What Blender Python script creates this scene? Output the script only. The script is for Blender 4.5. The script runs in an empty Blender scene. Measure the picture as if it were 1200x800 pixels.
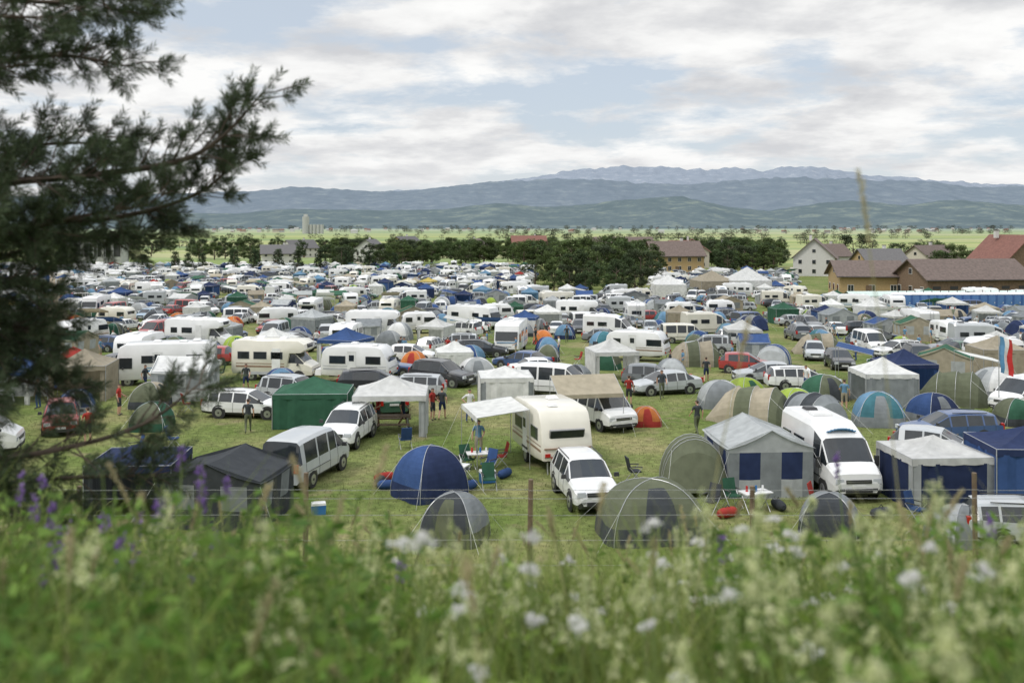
import bpy, math, random
import numpy as np
from mathutils import Vector, Matrix, noise
rng=random.Random(7); nr=np.random.default_rng(7)
scene=bpy.context.scene
COL=scene.collection
R=math.radians

# ---------------------------------------------------------------- materials
def pm(name,col,rough=.6,var=.10,scale=3.,metal=0.,coat=0.,trans=0.,bump=0.,ivar=.10,attr=False,spec=.5):
    m=bpy.data.materials.new(name); m.use_nodes=True
    nt=m.node_tree; N=nt.nodes; L=nt.links
    b=N['Principled BSDF']; out=N['Material Output']
    tc=N.new('ShaderNodeTexCoord'); nz=N.new('ShaderNodeTexNoise')
    nz.inputs['Scale'].default_value=scale; nz.inputs['Detail'].default_value=5
    L.new(tc.outputs['Object'],nz.inputs['Vector'])
    mr=N.new('ShaderNodeMapRange'); mr.inputs[1].default_value=.3; mr.inputs[2].default_value=.7
    mr.inputs[3].default_value=1-var; mr.inputs[4].default_value=1+var
    L.new(nz.outputs['Fac'],mr.inputs[0])
    oi=N.new('ShaderNodeObjectInfo'); m2=N.new('ShaderNodeMapRange')
    m2.inputs[3].default_value=1-ivar; m2.inputs[4].default_value=1+ivar*.6
    L.new(oi.outputs['Random'],m2.inputs[0])
    mu=N.new('ShaderNodeMath'); mu.operation='MULTIPLY'
    L.new(mr.outputs[0],mu.inputs[0]); L.new(m2.outputs[0],mu.inputs[1])
    vs=N.new('ShaderNodeVectorMath'); vs.operation='SCALE'
    if attr:
        at=N.new('ShaderNodeAttribute'); at.attribute_name='Col'; L.new(at.outputs['Color'],vs.inputs[0])
    else: vs.inputs[0].default_value=col[:3]
    L.new(mu.outputs[0],vs.inputs['Scale'])
    L.new(vs.outputs[0],b.inputs['Base Color'])
    b.inputs['Roughness'].default_value=rough; b.inputs['Metallic'].default_value=metal
    b.inputs['Coat Weight'].default_value=coat; b.inputs['Coat Roughness'].default_value=.08
    b.inputs['Specular IOR Level'].default_value=spec
    if bump:
        bp=N.new('ShaderNodeBump'); bp.inputs['Strength'].default_value=bump; bp.inputs['Distance'].default_value=.03
        L.new(nz.outputs['Fac'],bp.inputs['Height']); L.new(bp.outputs[0],b.inputs['Normal'])
    if trans:
        t=N.new('ShaderNodeBsdfTranslucent'); L.new(vs.outputs[0],t.inputs['Color'])
        mx=N.new('ShaderNodeMixShader'); mx.inputs[0].default_value=trans
        L.new(b.outputs[0],mx.inputs[1]); L.new(t.outputs[0],mx.inputs[2]); L.new(mx.outputs[0],out.inputs['Surface'])
    return m

M={}
def P(key,col,**k):
    if key not in M: M[key]=pm(key,col,**k)
    return M[key]
paint={}
for n,c in dict(white=(.74,.74,.73),cream=(.66,.63,.54),silver=(.42,.44,.45),grey=(.16,.17,.18),black=(.025,.026,.03),
                blue=(.04,.08,.19),red=(.33,.04,.035),green=(.05,.12,.08),lightblue=(.24,.34,.43)).items():
    paint[n]=P('paint_'+n,c,rough=.32,coat=.5,var=.07,scale=1.2,spec=.5)
fab={}
for n,c in dict(white=(.74,.74,.72),grey=(.26,.28,.29),lgrey=(.45,.47,.47),dark=(.065,.072,.08),blue=(.05,.10,.25),navy=(.03,.045,.11),
                sky=(.16,.3,.44),teal=(.07,.2,.24),green=(.045,.13,.08),olive=(.14,.155,.10),lime=(.36,.48,.08),orange=(.58,.2,.06),
                red=(.40,.05,.04),yellow=(.55,.43,.12),tan=(.42,.37,.28),purple=(.12,.07,.22)).items():
    fab[n]=P('fabric_'+n,c,rough=.8,trans=.25,var=.14,scale=2.5,bump=.6,ivar=.18,spec=.2)
glass=P('vehicle_glass',(.022,.027,.031),rough=.08,var=.2,spec=.7)
rubber=P('rubber',(.022,.022,.022),rough=.8)
trim=P('dark_trim',(.04,.04,.042),rough=.55)
seal=P('window_frame_grey',(.25,.25,.25),rough=.5)
chrome=P('rim_metal',(.5,.5,.52),rough=.3,metal=.8)
lampm=P('headlamp_lens',(.55,.57,.6),rough=.12,coat=.8)
redl=P('tail_lamp',(.4,.015,.01),rough=.2)
plate=P('licence_plate',(.7,.7,.68),rough=.5)
pole=P('steel_pole',(.45,.46,.47),rough=.4,metal=.5)
wood=P('weathered_wood',(.16,.115,.075),rough=.85,var=.3,scale=6)
plasticb=P('plastic_blue',(.03,.15,.4),rough=.4)
plasticw=P('plastic_white',(.75,.75,.74),rough=.4)
plasticr=P('plastic_red',(.5,.03,.03),rough=.4)
stripe_b=P('decal_blue',(.10,.25,.42),rough=.4)
stripe_t=P('decal_brown',(.26,.17,.12),rough=.4)
stripe_g=P('decal_grey',(.42,.43,.45),rough=.4)

# ---------------------------------------------------------------- mesh builder
class MB:
    def __init__(s): s.v=[]; s.f=[]; s.m=[]; s.mats=[]
    def mi(s,mat):
        if mat not in s.mats: s.mats.append(mat)
        return s.mats.index(mat)
    def add(s,vs,fs,mat):
        o=len(s.v); s.v+= [tuple(p) for p in vs]; i=s.mi(mat)
        for f in fs: s.f.append([o+k for k in f]); s.m.append(i)
    def box(s,c,d,mat,t=1.,rz=0.,tilt=0.):
        x,y,z=[k/2 for k in d]
        vs=[Vector((-x,-y,-z)),Vector((x,-y,-z)),Vector((x,y,-z)),Vector((-x,y,-z)),
            Vector((-x*t,-y*t,z)),Vector((x*t,-y*t,z)),Vector((x*t,y*t,z)),Vector((-x*t,y*t,z))]
        Mx=Matrix.Translation(c)@Matrix.Rotation(rz,4,'Z')@Matrix.Rotation(tilt,4,'X')
        s.add([Mx@p for p in vs],[(0,3,2,1),(4,5,6,7),(0,1,5,4),(1,2,6,5),(2,3,7,6),(3,0,4,7)],mat)
    def cyl(s,a,b,r0,r1,mat,n=10,caps=True):
        a=Vector(a); b=Vector(b); d=(b-a).normalized()
        u=d.orthogonal().normalized(); w=d.cross(u)
        vs=[a+(u*math.cos(2*math.pi*i/n)+w*math.sin(2*math.pi*i/n))*r0 for i in range(n)]+\
           [b+(u*math.cos(2*math.pi*i/n)+w*math.sin(2*math.pi*i/n))*r1 for i in range(n)]
        fs=[(i,(i+1)%n,n+(i+1)%n,n+i) for i in range(n)]
        if caps: fs+=[tuple(range(n))[::-1],tuple(range(n,2*n))]
        s.add(vs,fs,mat)
    def quad(s,a,b,c,d,mat): s.add([a,b,c,d],[(0,1,2,3)],mat)
    def tri(s,a,b,c,mat): s.add([a,b,c],[(0,1,2)],mat)
    def prof(s,pr,hw,mat,inset=.06,fn=None):
        cy=sum(p[0] for p in pr)/len(pr); cz=sum(p[1] for p in pr)/len(pr); n=len(pr)
        def sc(k): return [(cy+(p[0]-cy)*(1-k/(abs(p[0]-cy)+.4)),cz+(p[1]-cz)*(1-k/(abs(p[1]-cz)+.4))) for p in pr]
        rings=[(-hw,sc(inset)),(-hw+inset*.35,sc(inset*.3)),(-hw+inset,pr),(hw-inset,pr),(hw-inset*.35,sc(inset*.3)),(hw,sc(inset))]
        vs=[]; fs=[]
        for x,p in rings: vs+=[(x,a,b) for a,b in p]
        for r in range(5):
            for i in range(n): fs.append((r*n+i,r*n+(i+1)%n,(r+1)*n+(i+1)%n,(r+1)*n+i))
        fs+=[tuple(range(n))[::-1],tuple(range(5*n,6*n))]
        s.add(vs,fs,mat)
    def mesh(s,name,ang=35,smooth=True):
        me=bpy.data.meshes.new(name); me.from_pydata(s.v,[],s.f)
        for m in s.mats: me.materials.append(m)
        me.polygons.foreach_set('material_index',s.m)
        if smooth:
            me.polygons.foreach_set('use_smooth',[True]*len(s.f))
            me.update()
            try: me.set_sharp_from_angle(angle=R(ang))
            except Exception: pass
        me.update(); return me
def obj(name,me,loc=(0,0,0),rz=0,sc=1,parent=None):
    o=bpy.data.objects.new(name,me); o.location=loc; o.rotation_euler=(0,0,R(rz))
    o.scale=(sc,)*3 if not hasattr(sc,'__len__') else sc
    COL.objects.link(o)
    if parent: o.parent=parent
    return o
def empty(name,loc=(0,0,0),rz=0,sc=1):
    o=bpy.data.objects.new(name,None); o.location=loc; o.rotation_euler=(0,0,R(rz)); o.scale=(sc,)*3; COL.objects.link(o); return o

# ---------------------------------------------------------------- terrain heights (bank, then field falling gently to the plain)
BY=[-60,-5,0,3,6,12,18,24,27,60,138,275,350,500,1000,2000,3000,60000]; BZ=[9.3,9.2,9.1,8.8,7.9,5.7,2.7,.2,0,0,-2.8,-5.5,-6.2,-9,-14,-21,-25,-25]
def zt(y): return float(np.interp(y,BY,BZ))
def fit(x,y):
    # spread a level-ground plan over the falling field; returns x,y,scale
    Y=y
    for _ in range(80): Y=(10.5-zt(Y))*y/10.5
    return x*Y/y,Y,Y/y

# ---------------------------------------------------------------- vehicles (front = -Y)
def wheels(b,ys,hw,r=.33):
    for y in ys:
        for sx in (-1,1):
            b.cyl((sx*(hw-.02),y,r+.03),(sx*(hw+.006),y,r+.03),r+.07,r+.07,trim,18)
            b.cyl((sx*(hw-.2),y,r),(sx*(hw+.02),y,r),r,r,rubber,18)
            b.cyl((sx*(hw-.1),y,r),(sx*(hw+.03),y,r),r*.66,r*.6,chrome,12)
            b.cyl((sx*hw,y,r),(sx*(hw+.045),y,r),r*.2,r*.15,trim,8)
def loft(b,st,pt):
    def sec(s):
        y,zb,be,tp,hw,ht=s[:6]
        h=[(0,zb),(hw*.86,zb),(hw*.985,zb+.14),(hw,zb+(be-zb)*.55),(hw*.965,be),(ht+(hw*.965-ht)*.1,be+(tp-be)*.86),(ht*.86,tp),(ht*.4,tp+.02)]
        r=[(x,y,z) for x,z in h]; l=[(-x,y,z) for x,z in h[1:][::-1]]
        return r+l
    secs=[sec(s) for s in st]; n=len(secs[0])
    for i in range(len(st)-1):
        f=st[i][6]
        for k in range(n):
            k2=(k+1)%n
            strip=k if k<8 else n-1-k
            mat=pt
            if strip==4 and f in 'gwr': mat=glass
            if strip>=5 and f in 'wr': mat=glass
            if k==7 and f in 'wr': mat=glass
            if strip<=1: mat=trim
            if strip==4 and f=='k': mat=trim
            b.add([secs[i][k],secs[i][k2],secs[i+1][k2],secs[i+1][k]],[(0,1,2,3)],mat)
        if f=='w':
            for k in (5,len(secs[i])-5): b.cyl(secs[i][k],secs[i+1][k],.035,.03,pt,6)
        for k in (4,len(secs[i])-4):
            if f=='p':
                a=Vector(secs[i][k]); c=Vector(secs[i][k-1 if k==4 else k+1]); d=Vector(secs[i][k-2 if k==4 else k+2])
                off=Vector((.004*(1 if a.x>0 else -1),0,0)); b.cyl(a+off,c+off,.007,.007,trim,4,False); b.cyl(c+off,d+off,.007,.007,trim,4,False)
    b.add(secs[0],[tuple(range(n))],pt); b.add(secs[-1],[tuple(range(n))[::-1]],pt)
def face_details(b,yf,yr,hw,zl,h,fr=1.):
    for sx in (-1,1):
        b.box((sx*hw*.70,yf+.07,zl),(.34,.12,.17),lampm,.85)
        b.box((sx*hw*.78,yr-.05,zl+.2),(.2,.14,.32),redl,.9)
        b.box((sx*hw*.62,yf+.03,zl-.3),(.2,.08,.09),trim)
        b.box((sx*(hw+.1),yf+1.28*fr,zl+.38),(.2,.1,.15),trim,.8)
    b.box((0,yf+.03,zl-.01),(hw*.95,.1,.13),trim)
    b.box((0,yf+.0,zl-.0),(hw*.9,.05,.02),chrome)
    b.box((0,yf+.0,zl-.33),(hw*1.0,.1,.14),trim)
    b.box((0,yf-.02,zl-.2),(.5,.03,.11),plate)
    b.box((0,yr+.01,zl+.08),(.5,.03,.11),plate)
def car_mesh(kind,col):
    pt=paint[col]; b=MB()
    if kind=='suv':
        hw=.91
        st=[(-2.21,.38,.58,.64,.66,.55,'b'),(-2.15,.27,.72,.79,.80,.66,'b'),(-1.95,.26,.84,.93,.885,.74,'b'),(-1.5,.26,.92,1.01,.90,.78,'b'),(-1.08,.26,.97,1.07,hw,.80,'k'),
            (-1.0,.26,.98,1.09,hw,.78,'w'),(-.35,.26,1.0,1.6,hw,.66,'p'),(-.28,.26,1.0,1.63,hw,.67,'g'),(.42,.26,1.02,1.68,hw,.68,'p'),(.5,.26,1.02,1.68,hw,.68,'g'),
            (1.3,.26,1.03,1.66,hw,.66,'p'),(1.4,.26,1.04,1.65,hw,.66,'g'),(1.75,.26,1.06,1.62,.9,.64,'p'),(1.87,.28,1.06,1.58,.9,.62,'r'),(2.1,.3,1.04,1.1,.88,.68,'b'),(2.2,.34,.9,.96,.84,.62,'b')]
        loft(b,st,pt); wheels(b,(-1.35,1.3),hw-.01,.36); face_details(b,-2.2,2.2,hw,.78,1.68)
        for sx in (-1,1): b.cyl((sx*.66,-.2,1.66),(sx*.66,1.5,1.68),.02,.02,trim,6)
    elif kind=='hatch':
        hw=.86
        st=[(-2.0,.34,.52,.57,.62,.5,'b'),(-1.95,.24,.64,.70,.76,.62,'b'),(-1.75,.23,.74,.82,.84,.7,'b'),(-1.1,.23,.84,.93,hw,.74,'k'),(-1.0,.23,.86,.95,hw,.74,'w'),
            (-.25,.23,.88,1.40,hw,.6,'p'),(-.18,.23,.88,1.43,hw,.61,'g'),(.45,.23,.9,1.48,hw,.62,'p'),(.53,.23,.9,1.48,hw,.62,'g'),(1.25,.23,.93,1.44,.86,.6,'p'),
            (1.5,.23,.95,1.40,.85,.58,'r'),(1.88,.26,.93,.99,.82,.62,'b'),(1.95,.3,.8,.85,.78,.6,'b')]
        loft(b,st,pt); wheels(b,(-1.25,1.22),hw-.01,.31); face_details(b,-2.0,1.95,hw,.66,1.4)
    elif kind=='sedan':
        hw=.88
        st=[(-2.3,.34,.50,.56,.62,.5,'b'),(-2.25,.24,.62,.69,.78,.62,'b'),(-2.0,.22,.72,.80,.86,.7,'b'),(-1.2,.22,.81,.90,hw,.76,'k'),(-1.1,.22,.83,.92,hw,.76,'w'),
            (-.3,.22,.86,1.35,hw,.6,'p'),(-.22,.22,.86,1.38,hw,.61,'g'),(.42,.22,.88,1.42,hw,.62,'p'),(.5,.22,.88,1.42,hw,.62,'g'),(1.05,.22,.9,1.38,hw,.6,'p'),
            (1.15,.22,.9,1.36,hw,.6,'r'),(1.65,.24,.93,1.02,.87,.7,'b'),(2.15,.26,.92,.98,.84,.68,'b'),(2.28,.32,.78,.84,.78,.6,'b')]
        loft(b,st,pt); wheels(b,(-1.4,1.3),hw-.01,.32); face_details(b,-2.3,2.3,hw,.64,1.4)
    elif kind=='estate':
        hw=.88
        st=[(-2.3,.34,.50,.56,.62,.5,'b'),(-2.25,.24,.62,.69,.78,.62,'b'),(-2.0,.22,.73,.81,.86,.7,'b'),(-1.2,.22,.83,.92,hw,.76,'k'),(-1.1,.22,.85,.94,hw,.76,'w'),
            (-.3,.22,.87,1.38,hw,.62,'p'),(-.22,.22,.87,1.41,hw,.62,'g'),(.5,.22,.9,1.46,hw,.63,'p'),(.58,.22,.9,1.46,hw,.63,'g'),(1.3,.22,.92,1.43,hw,.62,'p'),
            (1.38,.22,.92,1.43,hw,.62,'g'),(1.9,.24,.94,1.39,.86,.6,'p'),(2.0,.25,.94,1.37,.86,.6,'r'),(2.28,.28,.9,.96,.82,.64,'b'),(2.34,.32,.78,.83,.78,.6,'b')]
        loft(b,st,pt); wheels(b,(-1.45,1.3),hw-.01,.32); face_details(b,-2.3,2.34,hw,.65,1.4)
        for sx in (-1,1): b.cyl((sx*.58,-.1,1.47),(sx*.58,1.6,1.46),.02,.02,trim,6)
    elif kind=='minivan':
        hw=.93
        st=[(-2.4,.36,.62,.68,.72,.6,'b'),(-2.34,.28,.82,.9,.84,.72,'b'),(-2.1,.27,.96,1.05,.91,.78,'b'),(-1.72,.27,1.04,1.16,hw,.8,'w'),(-.98,.27,1.08,1.84,hw,.72,'p'),
            (-.9,.27,1.08,1.88,hw,.74,'g'),(-.25,.27,1.08,1.93,hw,.76,'p'),(-.13,.27,1.08,1.94,hw,.76,'g'),(.75,.27,1.08,1.95,hw,.76,'p'),(.87,.27,1.08,1.95,hw,.76,'g'),
            (1.9,.27,1.08,1.93,hw,.76,'p'),(2.18,.28,1.08,1.88,.92,.74,'r'),(2.36,.3,1.05,1.12,.9,.76,'b'),(2.4,.34,.9,.95,.88,.7,'b')]
        loft(b,st,pt); wheels(b,(-1.5,1.35),hw-.01,.33); face_details(b,-2.4,2.4,hw,.74,1.9,.8)
        for sx in (-1,1): b.box((sx*(hw+.004),.9,.72),(.02,2.2,.02),trim)
    elif kind=='panelvan':
        hw=1.0
        st=[(-2.75,.4,.66,.74,.78,.66,'b'),(-2.68,.32,.98,1.06,.93,.8,'b'),(-2.3,.3,1.16,1.26,.99,.86,'b'),(-2.05,.3,1.24,1.36,hw,.88,'w'),(-1.45,.3,1.3,2.12,hw,.84,'p'),
            (-1.38,.3,1.3,2.18,hw,.85,'g'),(-.75,.3,1.3,2.45,hw,.86,'b'),(-.4,.3,1.3,2.56,hw,.87,'b'),(2.6,.3,1.3,2.58,hw,.88,'b'),(2.75,.34,1.3,2.5,.97,.84,'b')]
        loft(b,st,pt); wheels(b,(-1.85,1.6),hw-.01,.35); face_details(b,-2.75,2.75,hw,.82,2.5,.8)
        for sx in (-1,1):
            b.box((sx*(hw-.06),.6,1.62),(.1,.95,.42),glass); b.box((sx*(hw-.055),1.9,1.62),(.1,.75,.38),glass)
            b.box((sx*(hw+.002),.2,.75),(.012,3.6,.04),trim)
            b.box((sx*(hw+.13),-1.75,1.35),(.16,.1,.34),trim)
        for i in range(9):
            a=-.8+i*.2
            b.box((a*.62,-1.1+abs(a)*.05,2.36-.16*a*a),(.13,.45,.035),stripe_b,1,0,R(-25))
        b.box((0,.8,2.64),(.8,.6,.09),plasticw,.85); b.box((0,1.9,2.64),(.5,.5,.09),trim,.85)
    return b.mesh('car_'+kind+'_'+col)
def win(b,sx,hw,y,z,w,h,fr):
    b.box((sx*hw,y,z),(.05,w,h),glass); b.box((sx*hw,y,z),(.03,w+.06,h+.06),fr)
def caravan_mesh(col,stripe,L=4.8,wins=((-1.3,1.0),(1.2,1.1)),seed=0,H=2.56):
    pt=paint[col]; b=MB(); h=L/2; hw=1.12; k=H-2.56
    pr=[(-h+.02,.62),(-h,.95),(-h+.05,1.3),(-h+.3,1.95+k),(-h+.52,2.35+k),(-h+.8,2.5+k),(0,H),(h-.7,2.5+k),(h-.35,2.38+k),(h-.12,2.1+k),(h,1.4),(h,.95),(h-.05,.55),(h-1.2,.5),(-h+1.2,.5)]
    b.prof(pr,hw,pt,.09)
    b.box((0,-h-.005+.14,1.62),(1.45,.1,.5),glass,1,0,R(20))
    b.box((0,-h+.08+.07,1.62),(1.53,.1,.57),seal,1,0,R(20))
    b.box((0,-h-.0+.02,.78),(2.0,.07,.05),stripe); b.box((0,-h-.0,1.12),(2.04,.06,.05),stripe)
    for sx in (-1,1):
        b.box((sx*.88,-h-.02,.86),(.22,.06,.14),redl); b.box((sx*.85,h,.86),(.2,.05,.14),redl)
        for y,w in wins: win(b,sx,hw,y,1.62,w,.48,seal)
        b.box((sx*hw,0,1.2),(.02,L*.92,.04),stripe); b.box((sx*hw,0,1.0),(.02,L*.92,.10),stripe)
        b.cyl((sx*(hw-.2),.2,.32),(sx*(hw-.02),.2,.32),.32,.32,rubber,16); b.cyl((sx*(hw-.1),.2,.32),(sx*(hw),.2,.32),.2,.19,chrome,12)
        b.box((sx*(hw+.0),.2,.68),(.05,.86,.1),trim)
    b.box((-hw,.2-.0,1.35),(.04,.6,1.75),plasticw); b.box((-hw-.02,.2,1.75),(.03,.35,.4),glass)
    b.box((0,h-.08,1.65),(1.5,.12,.55),glass,1,0,R(-6))
    b.box((0,0,.47),(1.6,L*.8,.1),trim)
    for sx in (-1,1): b.cyl((sx*.5,h-.3,.45),(0,h+1.1,.48),.035,.035,pole,6); b.cyl((sx*.8,-h+.3,.5),(sx*.8,-h+.25,0),.03,.03,pole,6)
    b.box((0,h+.4,.65),(1.1,.45,.4),pt,.85); b.cyl((0,h+1.0,.5),(0,h+1.0,0),.03,.03,pole,6); b.cyl((0,h+1.0,.15),(0,h+1.0,0),.09,.09,rubber,8)
    b.box((.2,.4,H+.06),(.5,.5,.1),plasticw,.8); b.box((-.3,-1.2,H+.02),(.4,.4,.09),plasticw,.8)
    return b.mesh('caravan')
def motorhome_mesh(col,stripe,alcove=True,L=6.0,wins=((2.5,.8),(3.6,.9),(5.0,.9))):
    pt=paint[col]; b=MB(); h=L/2; hw=1.1
    if alcove:
        pr=[(-h+1.9,.55),(-h+1.6,1.95),(-h+.75,2.0),(-h+.5,2.2),(-h+.55,2.55),(-h+.95,2.8),(0,2.84),(h-.3,2.82),(h-.02,2.6),(h,.75),(h-.1,.5)]
        b.prof(pr,hw,pt,.08)
        st=[(-h,.4,.66,.74,.76,.64,'b'),(-h+.07,.32,.96,1.04,.9,.78,'b'),(-h+.45,.3,1.14,1.24,.96,.84,'b'),(-h+.65,.3,1.2,1.33,.98,.86,'w'),(-h+1.25,.3,1.26,1.98,.98,.84,'g'),(-h+1.95,.3,1.26,2.02,.98,.86,'b'),(-h+2.1,.3,1.26,2.0,.98,.86,'b')]
        loft(b,st,pt)
        b.box((0,-h+.53,2.42),(1.0,.1,.28),glass)
        face_details(b,-h,h,.98,.8,2.5,.8)
    else:
        pr=[(-h+.02,.6),(-h-.0,1.0),(-h+.1,1.35),(-h+.32,2.05),(-h+.45,2.6),(-h+.8,2.78),(0,2.82),(h-.3,2.8),(h-.02,2.6),(h,.75),(h-.1,.5),(-h+.3,.42)]
        b.prof(pr,hw,pt,.1)
        b.box((0,-h+.17,1.72),(1.95,.1,.78),glass,1,0,R(-17)); face_details(b,-h+.03,h,.98,.84,2.5,.5)
        b.box((0,-h+.0,1.18),(1.7,.06,.06),stripe)
        for sx in(-1,1): b.box((sx*hw,-h+.85,1.55),(.05,.8,.7),glass)
    wheels(b,(-h+.95,h-1.45),hw-.06,.34)
    for sx in (-1,1):
        for y,w in wins: win(b,sx,hw,-h+y,1.78,w,.46,seal)
        b.box((sx*hw,.8,1.22),(.02,L*.6,.05),stripe); b.box((sx*hw,.8,1.02),(.02,L*.6,.12),stripe)
        b.box((sx*hw,.5,.56),(.03,L*.6,.2),stripe_g)
    b.box((hw,-.35,1.4),(.05,.6,1.75),plasticw); b.box((hw+.02,-.35,1.9),(.04,.35,.4),glass)
    b.box((-hw,-.35,1.4),(.05,.6,1.75),plasticw)
    b.box((0,h-.0,1.7),(1.2,.06,.5),glass)
    for p in ((.1,-.5),(.3,1.2),(-.3,2.0)): b.box((p[0],p[1],2.89),(.55,.55,.12),plasticw,.8)
    b.cyl((hw-.1,-1.6,2.72),(hw-.1,1.9,2.72),.07,.07,plasticw,8)
    for i in range(2): b.cyl((-.35+.35*i,h+.08,.9),(-.35+.35*i,h+.08,2.8),.02,.02,pole,5)
    for i in range(6): b.cyl((-.35,h+.08,1.0+i*.3),(0,h+.08,1.0+i*.3),.015,.015,pole,5)
    return b.mesh('motorhome')

# ---------------------------------------------------------------- tents
def dome_mesh(c1,c2,c3,w=2.6,d=2.4,h=1.5,seed=0):
    b=MB(); n=40; rg=11; V=[]
    for j in range(rg+1):
        ph=math.pi/2*j/rg; row=[]
        for i in range(n):
            a=2*math.pi*i/n
            ca,sa=math.cos(a),math.sin(a); e=3.2
            rr=1/((abs(ca)**e+abs(sa)**e)**(1/e))
            sag=1-.10*abs(math.cos(2*a))**1.2*math.sin(ph*1.0)+.02*noise.noise((ca*3,sa*3,ph*3+w*9+h))
            r=math.sin(ph)**.92
            z=h*max(0,math.cos(ph))**.92
            row.append(Vector((ca*rr*r*sag*w/2,sa*rr*r*sag*d/2,z+.01*math.sin(a*9+ph*6))))
        V.append(row)
    for j in range(rg):
        for i in range(n):
            a=(i+.5)/n*360; q=int(((a+45)%360)//90)
            mat={0:c2,1:c1,2:c2,3:c1}[q]
            if j>=rg-2 : mat=c3
            if q==3 and 2<j<rg-1 and abs(a-270)<20: mat=c3
            i2=(i+1)%n
            b.add([V[j][i],V[j][i2],V[j+1][i2],V[j+1][i]],[(0,3,2,1)],mat)
    for k in range(4):
        i=int(n*(45+90*k)/360)
        for j in range(rg): b.cyl(V[j][i]*1.006,V[j+1][i]*1.006,.014,.014,pole,5,False)
        p=V[rg][i]; b.cyl(V[rg-5][i],p*1.45,.006,.006,plasticw,3,False)
    return b.mesh('dome_tent',40)
def tunnel_mesh(c1,c2,w=2.4,L=4.,h=1.7):
    b=MB(); n=14; ys=[-L/2,-L/2+.5,-L/2+.9,-.45,-.3,.55,.7,L/2-.9,L/2]; hs=[.12,.8,1,.93,1,.9,.95,.75,.1]
    V=[[Vector((math.cos(math.pi*i/n)*w/2*(.6+.4*s if s<.5 else .88+.12*s),y,math.sin(math.pi*i/n)**.85*h*s)) for i in range(n+1)] for y,s in zip(ys,hs)]
    for j in range(len(ys)-1):
        for i in range(n):
            mat=c2 if j in(0,1,4) else c1
            b.add([V[j][i],V[j][i+1],V[j+1][i+1],V[j+1][i]],[(0,1,2,3)],mat)
    for j in (2,4,6):
        for i in range(n): b.cyl(V[j][i]*1.004,V[j][i+1]*1.004,.013,.013,pole,5,False)
    for sx in(-1,1):
        b.cyl((sx*w*.35,-L/2+.9,h*.8),(sx*w*.5,-L/2-1.,0),.006,.006,plasticw,3,False)
    return b.mesh('tunnel_tent',40)
def gazebo_mesh(roof,wall,sides='',w=3.,d=3.,he=1.95,hr=2.75,stripe=None,table=False):
    b=MB(); x,y=w/2,d/2; nd=6
    cs=[(-x,-y),(x,-y),(x,y),(-x,y)]
    for k,c in enumerate(cs): b.cyl((c[0],c[1],0),(c[0],c[1],he),.022,.022,pole,6)
    for k in range(4):
        p=Vector((*cs[k],he)); q=Vector((*cs[(k+1)%4],he)); apex=Vector((0,0,hr))
        b.cyl(p,q,.015,.015,pole,5)
        rows=[]
        for j in range(nd+1):
            t=j/nd; row=[]
            for i in range(nd+1):
                s=i/nd; e=p.lerp(q,s); v=e.lerp(apex,t)
                v.z-=.22*math.sin(t*math.pi)*(.35+.65*math.sin(s*math.pi))+(.03*math.sin(s*math.pi) if j==0 else 0)
                row.append(v)
            rows.append(row)
        for j in range(nd):
            for i in range(nd):
                b.add([rows[j][i],rows[j][i+1],rows[j+1][i+1],rows[j+1][i]],[(0,1,2,3)],roof)
        out=Vector((p.y-q.y,q.x-p.x,0)).normalized()*-.02
        for i in range(8):
            a=p.lerp(q,i/8)+out; c=p.lerp(q,(i+1)/8)+out
            b.quad(a-Vector((0,0,.0)),c,c-Vector((0,0,.24+.03*(i%2))),a-Vector((0,0,.24+.03*((i+1)%2))),roof)
        if str(k) in sides:
            for i in range(10):
                o1=out*(-1.2+2.4*(i%2)+1.2*math.sin(i*2.3+k)); o2=out*(-1.2+2.4*((i+1)%2)+1.2*math.sin((i+1)*2.3+k))
                a=p.lerp(q,i/10)+o1; c=p.lerp(q,(i+1)/10)+o2
                mt=wall if not(stripe and i in(0,9)) else stripe
                b.quad(Vector((a.x,a.y,.02)),Vector((c.x,c.y,.02)),Vector((c.x,c.y,he-.2)),Vector((a.x,a.y,he-.2)),mt)
        elif wall is not None and sides!='':
            for s in (0,.9):
                for i in range(3):
                    a=p.lerp(q,s+i*.033)-out*(i%2+1)*2; c=p.lerp(q,s+(i+1)*.033)-out*((i+1)%2+1)*2
                    b.quad(Vector((a.x,a.y,.02)),Vector((c.x,c.y,.02)),Vector((c.x,c.y,he-.1)),Vector((a.x,a.y,he-.1)),wall)
    if table:
        b.box((0,.2,.74),(1.9,.7,.05),wood)
        for sx in(-.8,.8):
            for sy in(-.05,.45): b.box((sx,sy,.36),(.06,.06,.72),pole)
        for sy in(-.6,1.0):
            b.box((0,sy,.45),(1.9,.28,.05),wood)
            for sx in(-.8,.8): b.box((sx,sy,.21),(.05,.2,.42),pole)
    return b.mesh('gazebo_tent',20)
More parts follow.
